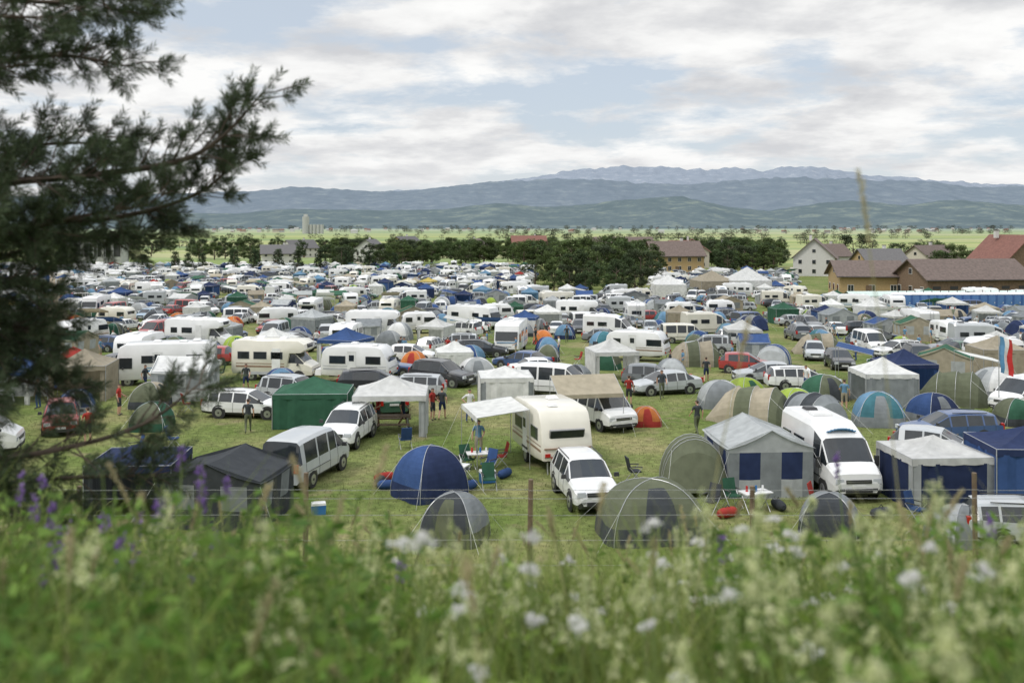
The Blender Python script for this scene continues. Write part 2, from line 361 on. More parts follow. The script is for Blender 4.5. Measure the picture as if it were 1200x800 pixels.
def house_tent_mesh(roof,wall,winm,w=3.2,d=2.8,he=1.7,hr=2.35,stripe=None):
    b=MB(); x,y=w/2,d/2; n=8
    def wl(p,q):
        p=Vector(p);q=Vector(q)
        for i in range(n):
            a=p.lerp(q,i/n); c=p.lerp(q,(i+1)/n)
            nn=Vector((p.y-q.y,q.x-p.x)).normalized()*.06
            a0=a.copy();c0=c.copy()
            if i%2: a0=a+nn
            if i%2==0: c0=c+nn
            st_=stripe and i in(0,3,4,7)
            b.quad((a0.x,a0.y,0),(c0.x,c0.y,0),(c0.x,c0.y,.7),(a0.x,a0.y,.7),stripe if st_ else wall)
            b.quad((a0.x,a0.y,.7),(c0.x,c0.y,.7),(c.x,c.y,he-.2),(a.x,a.y,he-.2),stripe if st_ else (winm if i in(1,2,5,6) else wall))
            b.quad((a.x,a.y,he-.2),(c.x,c.y,he-.2),(c.x,c.y,he),(a.x,a.y,he),wall)
    c=[(-x,-y),(x,-y),(x,y),(-x,y)]
    for k in range(4): wl(c[k],c[(k+1)%4])
    for sy in(-y,y): b.tri((-x,sy,he),(x,sy,he),(0,sy,hr),wall)
    for sx in(-1,1):
        pts=[[Vector((sx*(x+.08)*(1-t),-y-.08+(2*y+.16)*s,he-.05+(hr-he+.05)*t-.09*math.sin(t*math.pi)-.08*math.sin(s*math.pi))) for s in np.linspace(0,1,7)] for t in np.linspace(0,1,6)]
        for j in range(5):
            for i in range(6): b.add([pts[j][i],pts[j][i+1],pts[j+1][i+1],pts[j+1][i]],[(0,1,2,3)],roof)
    for sx in(-1,1): b.cyl((sx*x,-y,he*.9),(sx*(x+.8),-y-.5,0),.006,.006,plasticw,3,False)
    return b.mesh('house_tent',25)
def awning_mesh(mat,w=3.,d=2.4,h1=2.4,h2=1.9):
    b=MB(); n=6
    pts=[[Vector((-w/2+w*i/n,-d*j/n,h1+(h2-h1)*j/n-.1*math.sin(math.pi*i/n)*math.sin(math.pi*j/n))) for i in range(n+1)] for j in range(n+1)]
    for j in range(n):
        for i in range(n): b.add([pts[j][i],pts[j+1][i],pts[j+1][i+1],pts[j][i+1]],[(0,1,2,3)],mat)
    for sx in(-1,1):
        b.cyl((sx*w/2,-d,0),(sx*w/2,-d,h2),.018,.018,pole,6); b.cyl((sx*w/2,-d,h2),(sx*w/2,0,h1),.015,.015,pole,5)
        b.cyl((sx*w/2,0,0),(sx*w/2,0,h1),.018,.018,pole,6)
        b.cyl((sx*w/2,-d,h2),(sx*(w/2+.3),-d-1,0),.005,.005,plasticw,3,False)
    b.quad((-w/2,-d-.01,h2),(w/2,-d-.01,h2),(w/2,-d-.01,h2-.2),(-w/2,-d-.01,h2-.2),mat)
    return b.mesh('awning',40)
def toilet_mesh():
    b=MB(); bl=P('toilet_blue',(.05,.13,.33),rough=.45)
    b.box((0,0,1.1),(1.1,1.1,2.0),bl); b.box((0,0,.06),(1.16,1.16,.12),trim); b.box((0,0,2.17),(1.18,1.18,.14),plasticw,.85); b.box((0,0,2.3),(.95,.95,.14),plasticw,.5)
    b.box((0,-.55,1.1),(.8,.04,1.85),P('toilet_door',(.09,.2,.42),rough=.45)); b.box((.3,-.58,1.1),(.08,.04,.12),plasticw); b.cyl((.35,.4,2.2),(.35,.4,2.6),.05,.05,trim,8)
    return b.mesh('portable_toilet')
def chair_mesh(mat):
    b=MB()
    b.box((0,0,.43),(.5,.45,.04),mat); b.box((0,.27,.72),(.5,.04,.6),mat,1,0,R(-14))
    for sx in(-.27,.27):
        b.cyl((sx,-.25,0),(sx,.28,.62),.014,.014,pole,5); b.cyl((sx,.28,0),(sx,-.25,.62),.014,.014,pole,5)
        b.box((sx,0,.64),(.05,.5,.03),trim)
    return b.mesh('camping_chair')
def table_mesh():
    b=MB(); b.box((0,0,.7),(1.1,.65,.04),plasticw)
    for sx in(-.45,.45):
        b.cyl((sx,-.28,0),(sx,.28,.68),.015,.015,pole,5); b.cyl((sx,.28,0),(sx,-.28,.68),.015,.015,pole,5)
    for i,(m,x) in enumerate(((plasticr,-.3),(plasticb,.05),(plasticw,.3),(fab['green'],-.1))):
        b.cyl((x,.1-.06*i,.72),(x,.1-.06*i,.92),.05,.04,m,8)
    return b.mesh('camping_table')
def coolbox_mesh(m):
    b=MB(); b.box((0,0,.19),(.5,.32,.34),m,1.05); b.box((0,0,.39),(.53,.35,.08),plasticw,.95); b.cyl((-.22,0,.46),(.22,0,.46),.014,.014,plasticw,6)
    for sx in(-.22,.22): b.cyl((sx,0,.42),(sx,0,.46),.014,.014,plasticw,6)
    return b.mesh('cool_box')
def bag_mesh(m):
    b=MB()
    for i in range(8):
        a0,a1=-.4+.1*i,-.3+.1*i; r=lambda t:.17*max(.02,1-(t/.42)**4)**.5
        b.cyl((a0,0,.17),(a1,0,.17),r(a0),r(a1),m,10)
    b.cyl((-.1,0,.33),(0,0,.42),.012,.012,trim,5); b.cyl((0,0,.42),(.1,0,.33),.012,.012,trim,5)
    return b.mesh('holdall_bag',50)

# ---------------------------------------------------------------- people
skinm=P('skin',(.5,.3,.21),rough=.55,var=.05)
hairm=P('hair_brown',(.05,.03,.02),rough=.7)
shoem=P('shoe_leather',(.05,.045,.04),rough=.6)
eyem=P('eye_dark',(.02,.02,.02),rough=.3)
def person_mesh(shirt,trousers,shorts=False,pose='stand',hair=hairm):
    J={'pel':(0,0,.95),'wai':(0,0,1.08),'che':(0,.01,1.3),'nck':(0,.01,1.48),'hd0':(0,-.01,1.56),'hd1':(0,-.015,1.66),'hd2':(0,0,1.73),
       'shl':(-.18,.01,1.42),'shr':(.18,.01,1.42)}
    if pose=='walk':
        J.update(ell=(-.26,.12,1.16),wrl=(-.27,.05,.92),elr=(.26,-.06,1.15),wrr=(.25,-.26,.98),hpl=(-.1,0,.9),knl=(-.11,-.18,.5),anl=(-.11,-.22,.09),hpr=(.1,0,.9),knr=(.11,.04,.5),anr=(.11,.3,.12))
    elif pose=='hips':
        J.update(ell=(-.4,.1,1.2),wrl=(-.23,-.02,1.03),elr=(.25,.03,1.14),wrr=(.27,-.04,.89),hpl=(-.1,0,.9),knl=(-.14,-.02,.5),anl=(-.16,.02,.09),hpr=(.1,0,.9),knr=(.12,-.04,.5),anr=(.13,.02,.09))
    else:
        J.update(ell=(-.26,.03,1.15),wrl=(-.28,-.05,.9),elr=(.26,-.0,1.15),wrr=(.2,-.22,1.05),hpl=(-.1,0,.9),knl=(-.11,-.02,.5),anl=(-.12,.02,.09),hpr=(.1,0,.9),knr=(.12,-.04,.5),anr=(.13,.02,.09))
    for s in 'lr':
        a=J['an'+s]; J['to'+s]=(a[0]*1.15,a[1]-.17,.045)
        w=Vector(J['wr'+s]); e=Vector(J['el'+s]); J['pa'+s]=tuple(w+(w-e).normalized()*.07)
    rad=dict(pel=.15,wai=.135,che=.16,nck=.06,hd0=.075,hd1=.098,hd2=.075,shl=.075,shr=.075,ell=.045,elr=.045,wrl=.03,wrr=.03,pal=.035,par=.035,hpl=.1,hpr=.1,knl=.062,knr=.062,anl=.042,anr=.042,tol=.038,tor=.038)
    E=[('pel','wai'),('wai','che'),('che','nck'),('nck','hd0'),('hd0','hd1'),('hd1','hd2'),('che','shl'),('che','shr')]
    for s in 'lr': E+=[('sh'+s,'el'+s),('el'+s,'wr'+s),('wr'+s,'pa'+s),('pel','hp'+s),('hp'+s,'kn'+s),('kn'+s,'an'+s),('an'+s,'to'+s)]
    keys=list(J); me=bpy.data.meshes.new('tmp'); me.from_pydata([J[k] for k in keys],[(keys.index(a),keys.index(c)) for a,c in E],[])
    o=bpy.data.objects.new('tmp',me); COL.objects.link(o)
    sk=o.modifiers.new('s','SKIN'); sk.use_smooth_shade=True
    for k,sv in zip(keys,me.skin_vertices[0].data): sv.radius=(rad[k],rad[k]*(.72 if k in('pel','wai','che') else 1)); sv.use_root=(k=='pel')
    ss=o.modifiers.new('u','SUBSURF'); ss.levels=1
    bpy.context.view_layer.update()
    ev=o.evaluated_get(bpy.context.evaluated_depsgraph_get()); m2=bpy.data.meshes.new_from_object(ev)
    b=MB(); mats=[skinm,shirt,trousers,shoem,hair]
    for v in m2.vertices: b.v.append(tuple(v.co))
    for m in mats: b.mi(m)
    for p in m2.polygons:
        c=p.center; z=c.z; mt=skinm
        arm=abs(c.x)>.215 or (abs(c.x)>.17 and c.y<-.12 and z>.85)
        if z>1.5: mt=hair if (z>1.66 or (c.y>.02 and z>1.56)) else skinm
        elif arm and z>.8: mt=shirt if z>1.24 else skinm
        elif z>.98: mt=shirt
        elif z>(.52 if shorts else .1): mt=trousers
        elif z<.1: mt=shoem
        b.f.append(list(p.vertices)); b.m.append(mats.index(mt))
    bpy.data.objects.remove(o)
    for s,sx in(('l',-1),('r',1)):
        pa=Vector(J['pa'+s]); d=(pa-Vector(J['wr'+s])).normalized(); side=d.cross(Vector((1,0,0))).normalized()
        for i in range(4):
            p=pa+side*(i-1.5)*.017+d*.015; b.cyl(p,p+d*(.05+.01*(i in(1,2)))+Vector((-sx*.008,-.006,0)),.009,.007,skinm,5)
        b.cyl(pa-d*.03+side*-.03,pa+d*.02+side*-.055,.01,.008,skinm,5)
    for sx in(-1,1):
        b.cyl((sx*.035,-.093,1.645),(sx*.035,-.108,1.645),.012,.01,eyem,6); b.box((sx*.1,0,1.635),(.02,.04,.06),skinm,.8)
    b.cyl((0,-.09,1.64),(0,-.125,1.61),.01,.016,skinm,6); b.box((0,-.092,1.575),(.045,.02,.012),plasticr)
    return b.mesh('person',60)

# ---------------------------------------------------------------- prototypes
F=fab
cars=[car_mesh(k,c) for k,c in (('suv','white'),('suv','silver'),('suv','black'),('hatch','white'),('hatch','red'),('hatch','silver'),('hatch','blue'),('hatch','grey'),
      ('estate','white'),('estate','black'),('estate','grey'),('estate','silver'),('estate','blue'),('estate','white'),('sedan','silver'),('sedan','white'),('sedan','black'),('sedan','grey'),
      ('hatch','white'),('estate','silver'),('sedan','blue'),('suv','grey'),('hatch','black'),('estate','black'),('hatch','lightblue'),('sedan','green'))]
vans=[car_mesh('minivan',c) for c in('white','silver','white','red','cream','blue','grey')]
pvans=[car_mesh('panelvan',c) for c in('white','silver','white','cream')]
cvs=[caravan_mesh(c,s,L,w,0,H) for c,s,L,w,H in(('white',stripe_g,4.8,((-1.3,1.0),(1.2,1.1)),2.56),('white',stripe_b,5.4,((-1.7,.7),(0,.9),(1.7,1.0)),2.6),('cream',stripe_t,4.3,((-1.2,.8),(1.3,.9)),2.45),('white',stripe_t,5.0,((-1.6,1.2),(1.5,.6)),2.5),('white',stripe_g,4.2,((-1.,1.2),(1.3,.7)),2.4))]
mhs=[motorhome_mesh(c,s,a,L,w) for c,s,a,L,w in(('white',stripe_g,True,6.0,((2.5,.8),(5.0,.9))),('cream',stripe_t,True,5.8,((2.5,.8),(3.7,.9),(4.9,.8))),('white',stripe_b,False,6.4,((2.3,.9),(5.2,1.0))),('white',stripe_g,True,6.2,((3.9,1.0),(5.2,.6))))]
domes=[dome_mesh(F[a],F[b_],F[c],w,d,h) for a,b_,c,w,d,h in(('blue','sky','navy',2.6,2.4,1.5),('grey','lgrey','grey',2.8,2.4,1.5),('green','olive','green',2.4,2.2,1.4),('lime','lime','green',2.4,2.2,1.4),
   ('lgrey','white','grey',3.0,2.6,1.7),('navy','blue','grey',2.6,2.4,1.5),('orange','orange','red',2.3,2.1,1.3),('teal','sky','grey',2.8,2.5,1.7),('tan','olive','dark',2.6,2.4,1.5),('grey','olive','dark',2.4,2.2,1.4),('dark','grey','dark',2.6,2.4,1.5),('olive','green','dark',2.6,2.4,1.5))]
dome_mix=[domes[i] for i in (0,0,1,2,2,4,5,5,10,10,8,9,11,11,7,7,3,6,0,5)]
tuns=[tunnel_mesh(F[a],F[b_],w,L,h) for a,b_,w,L,h in(('green','lgrey',2.4,4,1.7),('grey','navy',2.8,4.6,1.9),('olive','olive',2.6,4,1.9),('blue','lgrey',2.4,4,1.6),('tan','olive',2.8,4.4,1.9),('blue','navy',2.8,4.6,1.9),('dark','grey',2.6,4.,1.8))]
gaz=[gazebo_mesh(F[a],F[w],s) for a,w,s in(('white','white','23'),('white','white','123'),('blue','white','23'),('white','blue','02'),('green','green','23'),('white','white','13'),('navy','blue','12'),('lgrey','grey','0123'),('white','grey','02'),('sky','sky','12'),('white','lgrey','23'),('blue','navy','0123'),('tan','tan','23'))]
redgaz=gazebo_mesh(F['red'],F['white'],'23'); yelgaz=gazebo_mesh(F['yellow'],F['white'],'12')
gaz_mix=gaz*3+[redgaz,yelgaz,gaz[4],gaz[6],gaz[11]]
hts=[house_tent_mesh(F[a],F[w],F[q],W,D) for a,w,q,W,D in(('grey','lgrey','grey',3.4,2.6),('blue','lgrey','grey',3.6,2.6),('white','lgrey','grey',4,3),('tan','tan','grey',3.4,2.6),('green','tan','lgrey',3.4,2.6),('dark','grey','lgrey',4.2,3),('lgrey','navy','white',3.4,2.6))]
awn=[awning_mesh(F[a]) for a in('white','tan','lgrey','blue','white','green')]
chairs=[chair_mesh(F[a]) for a in('green','blue','dark','red')]
tabm=table_mesh(); cool=[coolbox_mesh(m) for m in(plasticb,plasticr)]; bags=[bag_mesh(F[c]) for c in('red','dark','blue')]
ppl=[person_mesh(F[a],F[t],s,p) for a,t,s,p in(('dark','navy',True,'walk'),('red','dark',True,'stand'),('white','blue',False,'hips'),('sky','tan',True,'stand'),('dark','olive',False,'walk'))]

occ=[]
def place(name,me,x,y,rz=0,fp=None,sc=1,z=None):
    o=obj(name,me,(x,y,zt(y) if z is None else z),rz,sc)
    if fp: 
        c,s=abs(math.cos(R(rz))),abs(math.sin(R(rz))); w,d=fp
        occ.append((x,y,(w*c+d*s)/2,(w*s+d*c)/2))
    return o
CARF=(2.0,4.5)
place('parked_car',cars[0],2.75,37.9,10,CARF)
cb=caravan_mesh('cream',stripe_t,4.9,((-1.3,1.0),(1.2,1.1)),0,2.7)
place('caravan',cb,1.7,44.0,15,(2.4,6.5))
place('awning',awning_mesh(F['white'],3.4,2.3,2.55,2.3),.35,44.2,-76,(3,3))
place('camper_van',pvans[0],12.75,40.1,5,(2.2,5.8),1.03)
place('house_tent',house_tent_mesh(F['lgrey'],F['lgrey'],F['navy'],3.3,3.6,1.95,2.6,F['grey']),9.8,39.9,4,(3,3.2))
place('tunnel_tent',tunnel_mesh(F['olive'],F['olive'],2.6,3.4,2.1),7.2,39.6,-4,(2.4,3.6))
place('gazebo_tent',gazebo_mesh(F['white'],F['navy'],'0123',3.1,3,1.95,2.5,F['lgrey']),16.0,37.8,4,(3.2,3))
place('gazebo_tent',gazebo_mesh(F['navy'],F['blue'],'0123',3.6,3,2.3,2.9),19.5,37.6,-3,(3.2,3))
place('camper_van',vans[1],-8.5,41.2,166,(2,4.9),1.03)
place('house_tent',house_tent_mesh(F['dark'],F['dark'],F['grey'],3.8,3.2,1.75,2.3),-10.2,35.6,-8,(3.6,3.2))
place('gazebo_tent',gazebo_mesh(F['navy'],F['dark'],'23',3.,3,2.,2.5),-13.6,36.4,4,(3,3))
place('parked_car',cars[0],-7.9,47.9,-8,CARF)
place('gazebo_tent',gazebo_mesh(F['white'],F['lgrey'],'13',3.6,3.2,2.05,2.85,None,True),-6.1,50.4,3,(3.6,3.4))
place('gazebo_tent',gazebo_mesh(F['green'],F['green'],'0123',3.8,3,1.8,2.5),-10.4,52.3,3,(3.6,3))
place('dome_tent',dome_mesh(F['navy'],F['blue'],F['navy'],2.8,2.5,1.9),-3.2,38.6,40,(2.7,2.4))
place('dome_tent',dome_mesh(F['dark'],F['grey'],F['olive'],2.3,2.1,1.55),-1.9,33.2,-20,(2.2,2.2))
place('dome_tent',dome_mesh(F['olive'],F['olive'],F['dark'],3.9,2.9,1.9),4.7,33.6,8,(3.7,2.8))
place('dome_tent',domes[4],-2.4,67.5,10,(3,2.6))
place('gazebo_tent',gazebo_mesh(F['white'],F['white'],'0123',3,3,1.8,2.3,F['grey']),-.4,57.6,5,(3,3))
place('camper_van',vans[0],4.6,52.0,25,(2,4.9))
place('awning',awning_mesh(F['tan'],3.4,1.6,2.75,2.0),3.6,51.2,12,(3,2))
place('dome_tent',domes[6],7.0,52.0,0,(2.2,2.2),.75)
place('camper_van',vans[0],2.6,61,70,(2,4.9))
place('motorhome',mhs[2],-23.3,67,-80,(2.4,6.6))
place('motorhome',mhs[1],-16.4,69.5,82,(2.4,6.3))
place('caravan',cvs[0],-10.4,68,80,(2.4,6.6))
place('parked_car',cars[9],-8.6,62.6,96,CARF)
place('parked_car',cars[2],-4.6,66.0,60,CARF)
place('parked_car',cars[8],-14.4,54.3,82,CARF)
place('parked_car',cars[1],-12.6,57.9,70,CARF)
place('dome_tent',domes[3],15.7,55.2,10,(2.4,2.2)); place('dome_tent',domes[3],13.8,59.,30,(2.4,2.2))
place('dome_tent',domes[7],19.2,52.2,-10,(2.9,2.5)); place('tunnel_tent',tuns[6],15.4,51.6,30,(2.6,4))
place('tunnel_tent',tuns[4],12.7,53.,60,(2.8,4.6)); place('gazebo_tent',gaz[8],21.6,58,0,(3,3)); place('tunnel_tent',tuns[2],25.8,58.4,60,(3,3))
place('dome_tent',domes[1],12.0,57.3,0,(2.8,2.4)); place('parked_car',cars[14],9.5,62,-70,CARF)
place('dome_tent',domes[5],22.4,53.0,20,(2.8,2.4)); place('gazebo_tent',gaz[6],24.6,62.5,4,(3,3)); place('dome_tent',domes[11],18.6,59.4,20,(2.8,2.4))
place('camper_van',vans[0],29,56,-60,(2,4.9))
place('gazebo_tent',gaz[4],-32.5,64,3,(3,3)); place('gazebo_tent',redgaz,-28.2,64,3,(3,3)); place('gazebo_tent',gaz[2],-29.5,59,3,(3,3))
place('parked_car',cars[5],18.8,44,60,CARF); place('dome_tent',domes[10],10.9,34.2,-20,(2.4,2.2),.85)
place('dome_tent',domes[1],14.9,33.0,15,(2.4,2.2),.8); place('parked_car',cars[11],17.2,32.6,80,CARF)
for k,(x,y,r) in enumerate(((-1.9,42.6,30),(-1.0,41.8,-40),(-2.0,41.0,120),(-.5,43.2,-80),(8.2,36.9,20),(-5.0,46.6,200),(7.2,36.2,-50),(11.2,36.4,60),(-.9,39.3,10),(14.3,35.2,40),(5.0,40.6,100))): place('camping_chair',chairs[k%4],x,y,r,(.6,.6))
place('camping_table',tabm,-1.4,42.6,10,(1.2,.8)); place('cool_box',cool[0],-1.0,40.4,15,(.6,.5),1.2); place('cool_box',cool[1],-4.5,41.0,-10,(.6,.5)); place('cool_box',cool[0],-7.0,36.0,15,(.6,.5))
place('camping_table',tabm,-2.2,40.2,70,(1,1)); place('cool_box',cool[1],6.0,36.2,-30,(.6,.5)); place('camping_table',tabm,8.9,36.4,20,(1,1))
for k,(x,y,r) in enumerate(((-5.2,40.6,30),(-5.3,39.9,80),(-4.9,39.4,10),(7.7,35.6,30),(9.8,36.6,100),(-.3,41.2,60),(4.9,38.2,0),(13.2,35.6,20),(-1.7,39.3,50))): place('holdall_bag',bags[k%3],x,y,r,(.8,.6),1.1)
for i,(x,y,r) in enumerate(((-3.75,53.4,170),(-4.25,53.2,60),(-2.25,52.8,20),(-1.5,44.6,0),(9.2,49.5,200),(-5.6,51.2,90),(-6.9,51.3,-60))): place('person',ppl[i%5],x,y,r,(.6,.6))

# --- the camp beyond
def ok(x,y,hx,hy):
    if abs(x)>y*.60+8: return False
    if -5.6<x<3.2 and y<63 : return False
    if 3<x<13 and y<54.5: return False
    if -20<x<-6 and 72<y<77: return False
    if abs(x-(-.46*y))<2.4 and y>92: return False
    if abs(x-(.21*y+6))<1.8 and y>70: return False
    if abs(y-(118+.1*x))<1.6: return False
    if abs(y-(190-.08*x))<1.8: return False
    if abs(x-(.12*y-22))<1.5 and 80<y<260: return False
    if x>.285*y and y>178: return False
    if x>.13*y and y>322: return False
    if .02*y<x<.145*y and y>195: return False
    if y>395 : return False
    for a,b_,c,d in occ:
        if abs(x-a)<hx+c+.1 and abs(y-b_)<hy+d+.1: return False
    return True
types=[('parked_car',cars,CARF,50),('camper_van',vans,(2,4.9),9),('camper_van',pvans,(2.2,5.7),6),('caravan',cvs,(2.4,6.3),11),('motorhome',mhs,(2.4,6.4),7),
       ('dome_tent',dome_mix,(2.8,2.5),24),('tunnel_tent',tuns,(2.7,4.4),8),('gazebo_tent',gaz_mix,(3.1,3.1),15),('house_tent',hts,(3.6,2.9),8),('awning',awn,(3,2.6),6),('person',ppl,(.6,.6),9),('camping_chair',chairs,(.6,.6),5)]
wts=[t[3] for t in types]
hero=list(occ); occ_grid={}
def cells(x,y): return int(x//8),int(y//8)
def addc(e): occ_grid.setdefault(cells(e[0],e[1]),[]).append(e)
for e in hero: addc(e)
cnt=0
for it in range(75000):
    y=44+(400-44)*rng.random()**.62; x=(rng.random()*2-1)*(y*.6+8)
    t=rng.choices(types,wts)[0]
    if y>120 and t[0] in('person','camping_chair'): continue
    base=rng.choice((0,90,90,180,270)); rz=base+rng.gauss(0,12)+10*math.sin(y*.05+x*.03)
    c,s=abs(math.cos(R(rz))),abs(math.sin(R(rz))); w,d=t[2]; hx,hy=(w*c+d*s)/2,(w*s+d*c)/2
    occ=[]
    cx,cy=cells(x,y)
    for i in(-1,0,1):
        for j in(-1,0,1): occ+=occ_grid.get((cx+i,cy+j),[])
    if not ok(x,y,hx,hy): continue
    obj(t[0],rng.choice(t[1]),(x,y,zt(y)),rz,(rng.uniform(.85,1.1)) if 'tent' in t[0] else 1)
    addc((x,y,hx,hy)); cnt+=1
print('camp objects',cnt)

# ---------------------------------------------------------------- ground
ys=list(np.arange(-20,30,.6))+[float(v) for v in BY if v>26 and v<50000]+list(np.geomspace(31,45000,60)); ys=sorted(set([-400.,-120.,-60.,-40.]+[round(float(v),3) for v in ys]))
xp=list(np.arange(0,14,.7))+list(np.geomspace(14.7,45000,45)); xs=sorted(set([-a for a in xp]+xp))
vs=[];fs=[]
for y in ys:
    for x in xs:
        vs.append((x,y,zt(y)+(.12*noise.noise((x*.5,y*.5,0)) if y<26 else 0)))
nx=len(xs)
for j in range(len(ys)-1):
    for i in range(nx-1): fs.append((j*nx+i,j*nx+i+1,(j+1)*nx+i+1,(j+1)*nx+i))
me=bpy.data.meshes.new('ground'); me.from_pydata(vs,[],fs); me.polygons.foreach_set('use_smooth',[True]*len(fs))
gm=bpy.data.materials.new('ground_fields'); gm.use_nodes=True; nt=gm.node_tree; N=nt.nodes; L=nt.links; bs=N['Principled BSDF']; bs.inputs['Roughness'].default_value=.95; bs.inputs['Specular IOR Level'].default_value=.1
tc=N.new('ShaderNodeTexCoord')
def nz(scale,det=6,sc=None,rough=.6):
    n=N.new('ShaderNodeTexNoise'); n.inputs['Scale'].default_value=scale; n.inputs['Detail'].default_value=det; n.inputs['Roughness'].default_value=rough
    if sc:
        mp=N.new('ShaderNodeMapping'); mp.inputs['Scale'].default_value=sc; L.new(tc.outputs['Object'],mp.inputs[0]); L.new(mp.outputs[0],n.inputs['Vector'])
    else: L.new(tc.outputs['Object'],n.inputs['Vector'])
    return n.outputs['Fac']
def ramp(src,stops,nodes=N,links=L,interp='LINEAR'):
    r=nodes.new('ShaderNodeValToRGB'); r.color_ramp.interpolation=interp
    e=r.color_ramp.elements
    while len(e)<len(stops): e.new(.5)
    for el,(p,c) in zip(e,stops): el.position=p; el.color=(*c,1)
    links.new(src,r.inputs[0]); return r.outputs[0]
def mix(f,a,b_,nodes=N,links=L,mode='MIX'):
    m=nodes.new('ShaderNodeMix'); m.data_type='RGBA'; m.blend_type=mode
    if isinstance(f,(int,float)): m.inputs[0].default_value=f
    else: links.new(f,m.inputs[0])
    for s,v in((6,a),(7,b_)):
        if isinstance(v,tuple): m.inputs[s].default_value=(*v,1)
        else: links.new(v,m.inputs[s])
    return m.outputs[2]
g1=ramp(nz(.12,6),[(.38,(.12,.17,.04)),(.52,(.18,.21,.07)),(.64,(.28,.26,.12))])
g2=ramp(nz(2.5,8,None,.75),[(.35,(.5,.5,.5)),(.65,(1.25,1.25,1.25))])
near=mix(1.0,g1,g2,mode='MULTIPLY')
near=mix(ramp(nz(.5,5),[(.56,(0,0,0)),(.72,(.7,.7,.7))]),near,(.26,.21,.13))
vo=N.new('ShaderNodeTexVoronoi'); vo.inputs['Scale'].default_value=1; mp=N.new('ShaderNodeMapping'); mp.inputs['Scale'].default_value=(.0012,.0032,1); mp.inputs['Rotation'].default_value=(0,0,.12)
L.new(tc.outputs['Object'],mp.inputs[0]); L.new(mp.outputs[0],vo.inputs['Vector'])
sp=N.new('ShaderNodeSeparateColor'); L.new(vo.outputs['Color'],sp.inputs[0])
far=ramp(sp.outputs[0],[(0,(.22,.28,.10)),(.25,(.33,.36,.15)),(.5,(.26,.32,.14)),(.7,(.38,.38,.2)),(.9,(.19,.25,.12))],interp='CONSTANT')
far=mix(ramp(nz(.02,4),[(.4,(0,0,0)),(.7,(.35,.35,.35))]),far,(.18,.22,.1))
sx=N.new('ShaderNodeSeparateXYZ'); L.new(tc.outputs['Object'],sx.inputs[0])
def mr(src,a,b_):
    m=N.new('ShaderNodeMapRange'); m.inputs[1].default_value=a; m.inputs[2].default_value=b_; L.new(src,m.inputs[0]); return m.outputs[0]
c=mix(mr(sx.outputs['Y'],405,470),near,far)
c=mix(mr(sx.outputs['Y'],2500,9000),c,(.27,.33,.32))  # far plain fades to a haze tint painted into its colour
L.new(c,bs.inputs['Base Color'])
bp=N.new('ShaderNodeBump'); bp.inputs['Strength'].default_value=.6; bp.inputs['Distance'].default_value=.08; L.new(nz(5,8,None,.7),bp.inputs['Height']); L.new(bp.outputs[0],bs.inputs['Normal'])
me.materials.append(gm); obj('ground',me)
dirt=P('dirt',(.34,.28,.2),rough=.95,var=.3,scale=1.2,bump=.5)
b=MB()
def strip(pts,w,mat):
    for (x0,y0),(x1,y1) in zip(pts[:-1],pts[1:]):
        d=Vector((x1-x0,y1-y0)).normalized(); n=Vector((-d.y,d.x))*w/2
        q=lambda x,y:(x,y,zt(y)+.015)
        b.quad(q(x0-n.x,y0-n.y),q(x1-n.x,y1-n.y),q(x1+n.x,y1+n.y),q(x0+n.x,y0+n.y),mat)
strip([(-.46*y+math.sin(y*.06)*.6,y) for y in (92,98,104,110,116,122,128,138,150,160,175,190,210,230,250,275,300,330,350,380,405)],3.4,dirt)
obj('dirt_track',b.mesh('dirt_track',smooth=False))

# ---------------------------------------------------------------- mountains
def ridge(name,D,depth,X,H,cols,seed,amp):
    nxx,nyy=520,52; X=np.array(X,float); H=np.array(H,float); vs=[];fs=[]
    xs=np.linspace(X[0],X[-1],nxx)
    Hs=np.interp(xs,X,H)
    for j in range(nyy):
        v=-1+2*j/(nyy-1)*.70
        for i,x in enumerate(xs):
            h=Hs[i]; k=max(0,1-abs(v))
            q=noise.fractal((x/D*16+seed,v*1.6+seed,seed),1,2,6)
            wx=x/D*18+.9*noise.noise((x/D*9,v*2,seed+9))+v*1.3
            sp_=1-abs(noise.noise((wx,v*1.1,seed+3)))*2.
            z=h*k**1.15+h*amp*(sp_*.5-.2)*math.sin(min(1,k)*math.pi*.93)+h*amp*.9*q*k**.6*(1-.75*k)+h*.035*noise.fractal((x/D*110,v*11,seed),1,2,4)*k**.5
            vs.append((x*(1+v*depth/D*.5),D+v*depth,z-30+25*k))
    for j in range(nyy-1):
        for i in range(nxx-1): a=j*nxx+i; fs.append((a,a+1,a+1+nxx,a+nxx))
    me=bpy.data.meshes.new(name); me.from_pydata(vs,[],fs); me.polygons.foreach_set('use_smooth',[True]*len(fs))
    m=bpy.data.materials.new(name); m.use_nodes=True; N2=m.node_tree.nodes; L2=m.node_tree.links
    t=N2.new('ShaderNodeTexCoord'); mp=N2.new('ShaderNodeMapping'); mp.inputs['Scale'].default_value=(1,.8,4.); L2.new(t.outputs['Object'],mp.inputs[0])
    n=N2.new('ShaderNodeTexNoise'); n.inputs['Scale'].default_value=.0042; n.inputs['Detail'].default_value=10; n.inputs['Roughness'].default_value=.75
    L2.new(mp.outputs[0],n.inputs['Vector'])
    r=ramp(n.outputs['Fac'],cols,N2,L2)  # distance haze painted into base colour: blue-grey, paler on farther ridges
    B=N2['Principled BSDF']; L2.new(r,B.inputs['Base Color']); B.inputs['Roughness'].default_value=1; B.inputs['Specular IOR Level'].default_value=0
    me.materials.append(m); obj(name,me)
